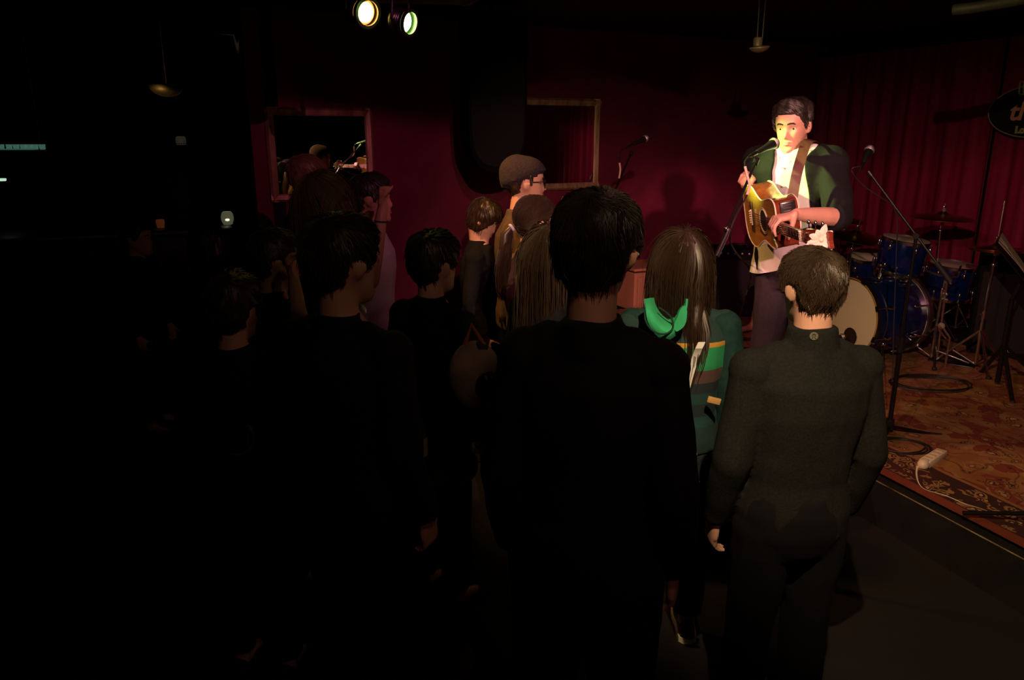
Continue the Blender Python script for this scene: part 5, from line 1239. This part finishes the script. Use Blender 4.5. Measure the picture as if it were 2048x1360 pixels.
for k, (sp_, of) in enumerate(((.0, .012), (.03, .020), (.06, .03))):
    pr2 = []
    for i in range(7):
        u = i/6; pt2 = a0+dv*u+Vector((.012+of*.4, 0, .012+of*math.sin(u*2.5+k)*.8)); pr2.append([pt2+wdir*(-.17+sp_), pt2+wdir*(.12+sp_)])
    tag(MB().sheet(pr2, .0015).obj('paper_sheet', PAPER), ('topmost', 'middle', 'undermost')[2-k]+' curled cream paper sheet on the music stand', 'paper', 'papers on the music stand')
# power strip
g0, g1 = G(1848, 928, STG+.035), G(1884, 905, STG+.035); dd = (g1-g0).normalized(); ps = thing('power_strip', (g0+g1)/2-Vector((0, 0, .022)), 'cream power strip lying on the rug near the stage edge', 'power strip')
Rp = frame(dd); Lp = (g1-g0).length
MB().bbox((g0+g1)/2, (Lp, .055, .040), Rp, .008).obj('housing', IVORY, ps)
for k in range(4): 
    o = MB().bbox(g0+dd*(Lp*(.22+.2*k))+Vector((0, 0, .0205)), (.022, .034, .002), Rp, .0008).obj('socket', mat('ivory_socket', (.6, .54, .36), .5) if 'ivory_socket' not in bpy.data.materials else bpy.data.materials['ivory_socket'], ps)
MB().capsule(g0-dd*.012, g0+dd*.012, .027, .027, 14).obj('plug', IVORY, ps)
cable([G(1841, 928, STG+.03), G(1835, 934, STG+.02), G(1833, 950, STG+.016), G(1838, 970, STG+.016), G(1852, 982, STG+.016), G(1890, 993, STG+.016), G(1930, 1010, STG+.016), G(1962, 1020, STG+.016), G(1995, 1035, STG+.016), G(2060, 1068, STG+.016)], 'cream cable running from the power strip along the stage edge', r=.0068, m=IVORY)
# cables on the rug
rc = random.Random(5)
def coil(u, v, r, turns, label, squash=1.0):
    c0 = G(u, v, STG+.02); pts = []
    for k in range(turns*10):
        aa = 2*math.pi*k/10; rr = r*(1+.18*math.sin(k*.7+u)); pts.append(c0+Vector((rr*math.cos(aa)*1.25, rr*math.sin(aa)*squash, .004*(k//10)+.003*math.sin(k))))
    return cable(pts, label, r=.0042, n=3)
coil(1805, 893, .10, 4, 'coil of black cable at the foot of the right microphone stand')
coil(1870, 770, .20, 4, 'large loose coil of black cable in front of the drum kit', .8)
coil(1440, 700, .16, 3, 'coil of black cable on the rug left of the singer', .9)
coil(1505, 690, .18, 4, 'coil of black cable on the rug beside the bare foot', .8)
cable([G(1780, 772, STG+.018), G(1840, 781, STG+.018), G(1900, 786, STG+.018), G(1960, 779, STG+.018), G(2060, 776, STG+.018)], 'black cable lying across the rug in front of the music stand')
cable([G(1790, 742, STG+.018), G(1850, 735, STG+.018), G(1930, 758, STG+.018), G(1990, 742, STG+.018), G(2060, 752, STG+.018)], 'black cable lying between the drum stands and music stand')
cable([G(1782, 756, STG+.018), G(1815, 748, STG+.02), G(1860, 757, STG+.018), G(1900, 748, STG+.018), G(1925, 768, STG+.018)], 'short black cable snaking in front of the drum stand')
sl = MB().tube([G(1926, 1026, STG+.05), G(2070, 1027, STG+.08)], .009, 10); tag(sl.obj('stand_leg', METAL_BK), 'straight black stand leg crossing the stage edge at the right', 'stand')

# ================================================================== oval sign on the curtain
oc = hitC(2072, 222, .30); sgt = thing('oval_sign', oc, 'oval dark sign with pale rim and the letters th at the right edge', 'sign')
sx_, sz_ = -nA, Vector((0, 0, 1)); SN = -tA
a_w = (hitC(2072, 222, .30)-hitC(1978, 222, .30)).length; a_h = (hitC(2072, 170, .30)-hitC(2072, 275, .30)).length/2
ov = [oc+sx_*a_w*math.cos(t_)+sz_*a_h*math.sin(t_) for t_ in [2*math.pi*k/64 for k in range(64)]]
MB().ext(ov, -SN, .03).obj('panel', mat('sign_dark', (.01, .012, .02), .5), sgt, smooth=False)
MB().tube([q+SN*.004 for q in ov]+[ov[0]+SN*.004], .005, 6).obj('rim', mat('sign_rim', (.35, .28, .22), .5), sgt)
def text(s, m, size, pos, name, ext=.004, shear=0):
    c = bpy.data.curves.new('t', 'FONT'); c.body = s; c.size = size; c.extrude = ext; c.offset = .004; c.shear = shear
    o = bpy.data.objects.new('t', c); COL.objects.link(o); me = bpy.data.meshes.new_from_object(o); bpy.data.objects.remove(o)
    Rt = Matrix((sx_, sz_, SN)).transposed(); me.transform(Matrix.Translation(pos)@Rt.to_4x4()); return put(me, name, m, sgt)
SALM = mat('salmon_letters', (.75, .38, .28), .5)
text('the', SALM, .20, hitC(2018, 240, .318)+SN*.01-Vector((0, 0, 0)), 'lettering', shear=.15)
text('Lo', mat('yellow_letters', (.45, .42, .12), .5), .075, hitC(2031, 266, .318)+SN*.01, 'lettering', shear=.0)
bxm = MB(); 
for (u0, v0, u1, v1) in ((2040, 163, 2060, 163), (2038, 174, 2062, 172), (2040, 163, 2038, 189), (2048, 163, 2047, 189), (2038, 189, 2062, 187)): bxm.tube([hitC(u0, v0, .315), hitC(u1, v1, .315)], .006, 5)
bxm.obj('bridge_drawing', mat('green_line', (.3, .36, .1), .5), sgt, label='yellow-green line drawing above the lettering')
MB().tube([oc+sz_*a_h*.9+tA*.02, oc+sz_*.9+tA*.02], .003, 5).obj('hanging_wire', METAL_BK, sgt)

# ================================================================== bar at the far left
BARM = mat('bar_wood', (.03, .018, .012), .4)
topz = 1.091; gcan = G(456, 449, topz); s_c = (gcan-LEFT_END).dot(nA); bcx = LEFT_END+nA*s_c-tA*2.35; Rb = Matrix((tA, nA, Vector((0, 0, 1)))).transposed(); print('CANDLE', (gcan-LEFT_END).dot(tA), s_c, LEFT_END); ct = thing('bar_counter', (bcx.x, bcx.y, 0), 'dark bar counter in the gloom at the far left', 'bar')
MB().bbox((bcx.x, bcx.y, .52), (4.4, .5, 1.04), Rb, .01).obj('front', BARM, ct, smooth=False); MB().bbox((bcx.x, bcx.y, 1.065), (4.44, .64, .05), Rb, .012).obj('worktop', BARM, ct)
GLASS, nt, b = newmat('frosted_glass'); b.inputs['Base Color'].default_value = (.6, .62, .5, 1); b.inputs['Roughness'].default_value = .4; b.inputs['Transmission Weight'].default_value = .4
gpos = gcan.copy()
gv = thing('candle_glass', gpos, 'glowing rounded candle glass on the end of the bar', 'candle holder')
MB().lathe([(.032, 0), (.040, .004), (.052, .035), (.056, .065), (.048, .10), (.036, .118), (.033, .116), (.044, .10), (.051, .065), (.047, .037), (.03, .01)], gpos, seg=28, caps=False).obj('glass', mat('milky_glass', (.35, .38, .26), .3, emit=(.55, .6, .35), estr=.10), gv)
MB().ball(gpos+Vector((.014, -.044, .048)), (.022, .016, .013), 12).obj('flame', mat('candle_glow', (.9, .9, .7), .5, emit=(1, 1, .75), estr=1.1), gv)
gpos = G(320, 441, topz); gpos += nA*(s_c-(gpos-LEFT_END).dot(nA))
gv = thing('amber_candle', gpos, 'small dim amber candle glass on the bar', 'candle holder')
MB().lathe([(.03, 0), (.036, .05), (.034, .07), (.03, .07), (.031, .01)], gpos, seg=20, caps=False).obj('glass', mat('amber_glass', (.2, .06, .02), .3, emit=(.4, .1, .03), estr=.10), gv)
j = P(362, 283, 6.6); jr = thing('hanging_jar', j, 'small dim glass jar hanging right of the brass bowl lamp', 'lantern')
JG_ = mat('jar_glass', (.3, .3, .24), .4, emit=(.3, .32, .25), estr=.035)
MB().lathe([(.02, -.03), (.042, -.028), (.044, .02), (.036, .04), (.03, .045)], j, seg=24).obj('jar', JG_, jr); MB().tube([j+Vector((0, 0, .04)), Vector((j.x, j.y, CEIL))], .002, 5).obj('wire', METAL_BK, jr)
for k in range(7): 
    aa = k*.45-1.35; MB().box(j+Vector((.044*math.sin(aa), -.044*math.cos(aa), -.018)), (.007, .004, .010)).obj('notch', BPLAST, jr)
# added lamp, out of frame, put in to brighten the brass bowl
bl_ = P(-60, 560, 4.9); bt2 = thing('bowl_fill_lamp', bl_, 'small warm lamp added unseen at the far left to light the brass bowl', 'lamp'); spot('bowl_fill_light', bl_+(c_bowl-bl_).normalized()*.02, c_bowl, (1, .72, .38), 300, 6.6, .5, .02)
MB().lathe([(.02, -.10), (.05, -.08), (.055, 0), (.05, .0), (.045, -.07), (.018, -.09)], bl_, (c_bowl-bl_).normalized(), 20, loop=True).obj('shade', BPLAST, bt2); MB().tube([bl_-Vector((.05, .02, .05)), Vector((bl_.x-.06, bl_.y, 0.02))], .008, 6).obj('stem', METAL_BK, bt2)
# lit glass shelf
s0, s1 = P(-40, 297, 6.6), P(96, 297, 6.6); shf = thing('glass_shelf', (s0+s1)/2, 'shelf edge with a dim teal light strip at the far left', 'shelf')
MB().bbox((s0+s1)/2-Vector((0, 0, .02)), ((s1-s0).length, .22, .02), frame(s1-s0), .003).obj('board', BPLAST, shf)
MB().tube([s0+Vector((0, -.115, -.005)), s1+Vector((-.05, -.115, -.005))], .006, 6).obj('light_strip', mat('teal_strip', (.05, .2, .18), .4, emit=(.12, .5, .38), estr=.16), shf)
for e_ in (s0, s1): MB().tube([e_-Vector((.06, 0, 0)), Vector((e_.x-.06, e_.y, CEIL))], .006, 6).obj('hanger', METAL_BK, shf)
CG, nt, b = newmat('glowing_glass'); b.inputs['Transmission Weight'].default_value = .8; b.inputs['Roughness'].default_value = .08; b.inputs['Emission Color'].default_value = (.25, .6, .5, 1); b.inputs['Emission Strength'].default_value = .05  # teal shine on the cups is put in as a faint glow
for k, u in enumerate((6, 22, 36, 50, 62, 74, 88)):
    q = P(u, 297, 6.6)-Vector((0, .02, .0)); q.z = s0.z-.0095
    o = thing('drinking_glass', q, '%s drinking glass on the dim teal shelf, counted from the left edge' % ('first', 'second', 'third', 'fourth', 'fifth', 'sixth', 'seventh')[k], 'glass', 'glasses on the teal shelf')
    MB().lathe([(.018, 0), (.022, .003), (.026, .045), (.0245, .045), (.0205, .006)], q, seg=16, caps=False).obj('cup', CG, o)
q = P(3, 362, 6.6); lv = thing('tea_light', q, 'small green-white light at the left edge below the glass shelf', 'candle holder')
MB().lathe([(.02, 0), (.035, .0), (.04, .02), (.035, .022), (.02, .01)], q, seg=20).obj('cup', mat('tea_glow', (.3, .5, .4), .4, emit=(.6, .9, .7), estr=.8), lv); MB().tube([q, Vector((q.x, q.y, .02))], .012, 8).obj('post', METAL_BK, lv)
bt_ = P(838, 925, 2.55); bo = thing('bottle', bt_, 'small bottle with pale orange label low in the dark crowd', 'bottle')
MB().lathe([(.03, 0), (.031, .02), (.031, .12), (.014, .17), (.013, .22), (.001, .221)], bt_, seg=20).obj('glass', mat('bottle_glass', (.02, .015, .008), .15), bo); MB().lathe([(.0315, .03), (.0318, .035), (.0318, .09), (.0315, .095)], bt_, seg=20, caps=False).obj('bottle_label', mat('bottle_label', (.4, .25, .16), .7), bo)
tb_ = thing('cocktail_table', (bt_.x, bt_.y, 0), 'small round black table in the dark crowd under the bottle', 'table'); MB().lathe([(.02, -.025), (.2, -.025), (.2, 0), (.001, 0)], bt_, seg=32).obj('table_top', METAL_BK, tb_); MB().tube([bt_-Vector((0, 0, .02)), (bt_.x, bt_.y, .02)], .025, 10).obj('post', METAL_BK, tb_); MB().lathe([(.18, 0), (.18, .015), (.03, .03)], (bt_.x, bt_.y, 0), seg=28).obj('base', METAL_BK, tb_)
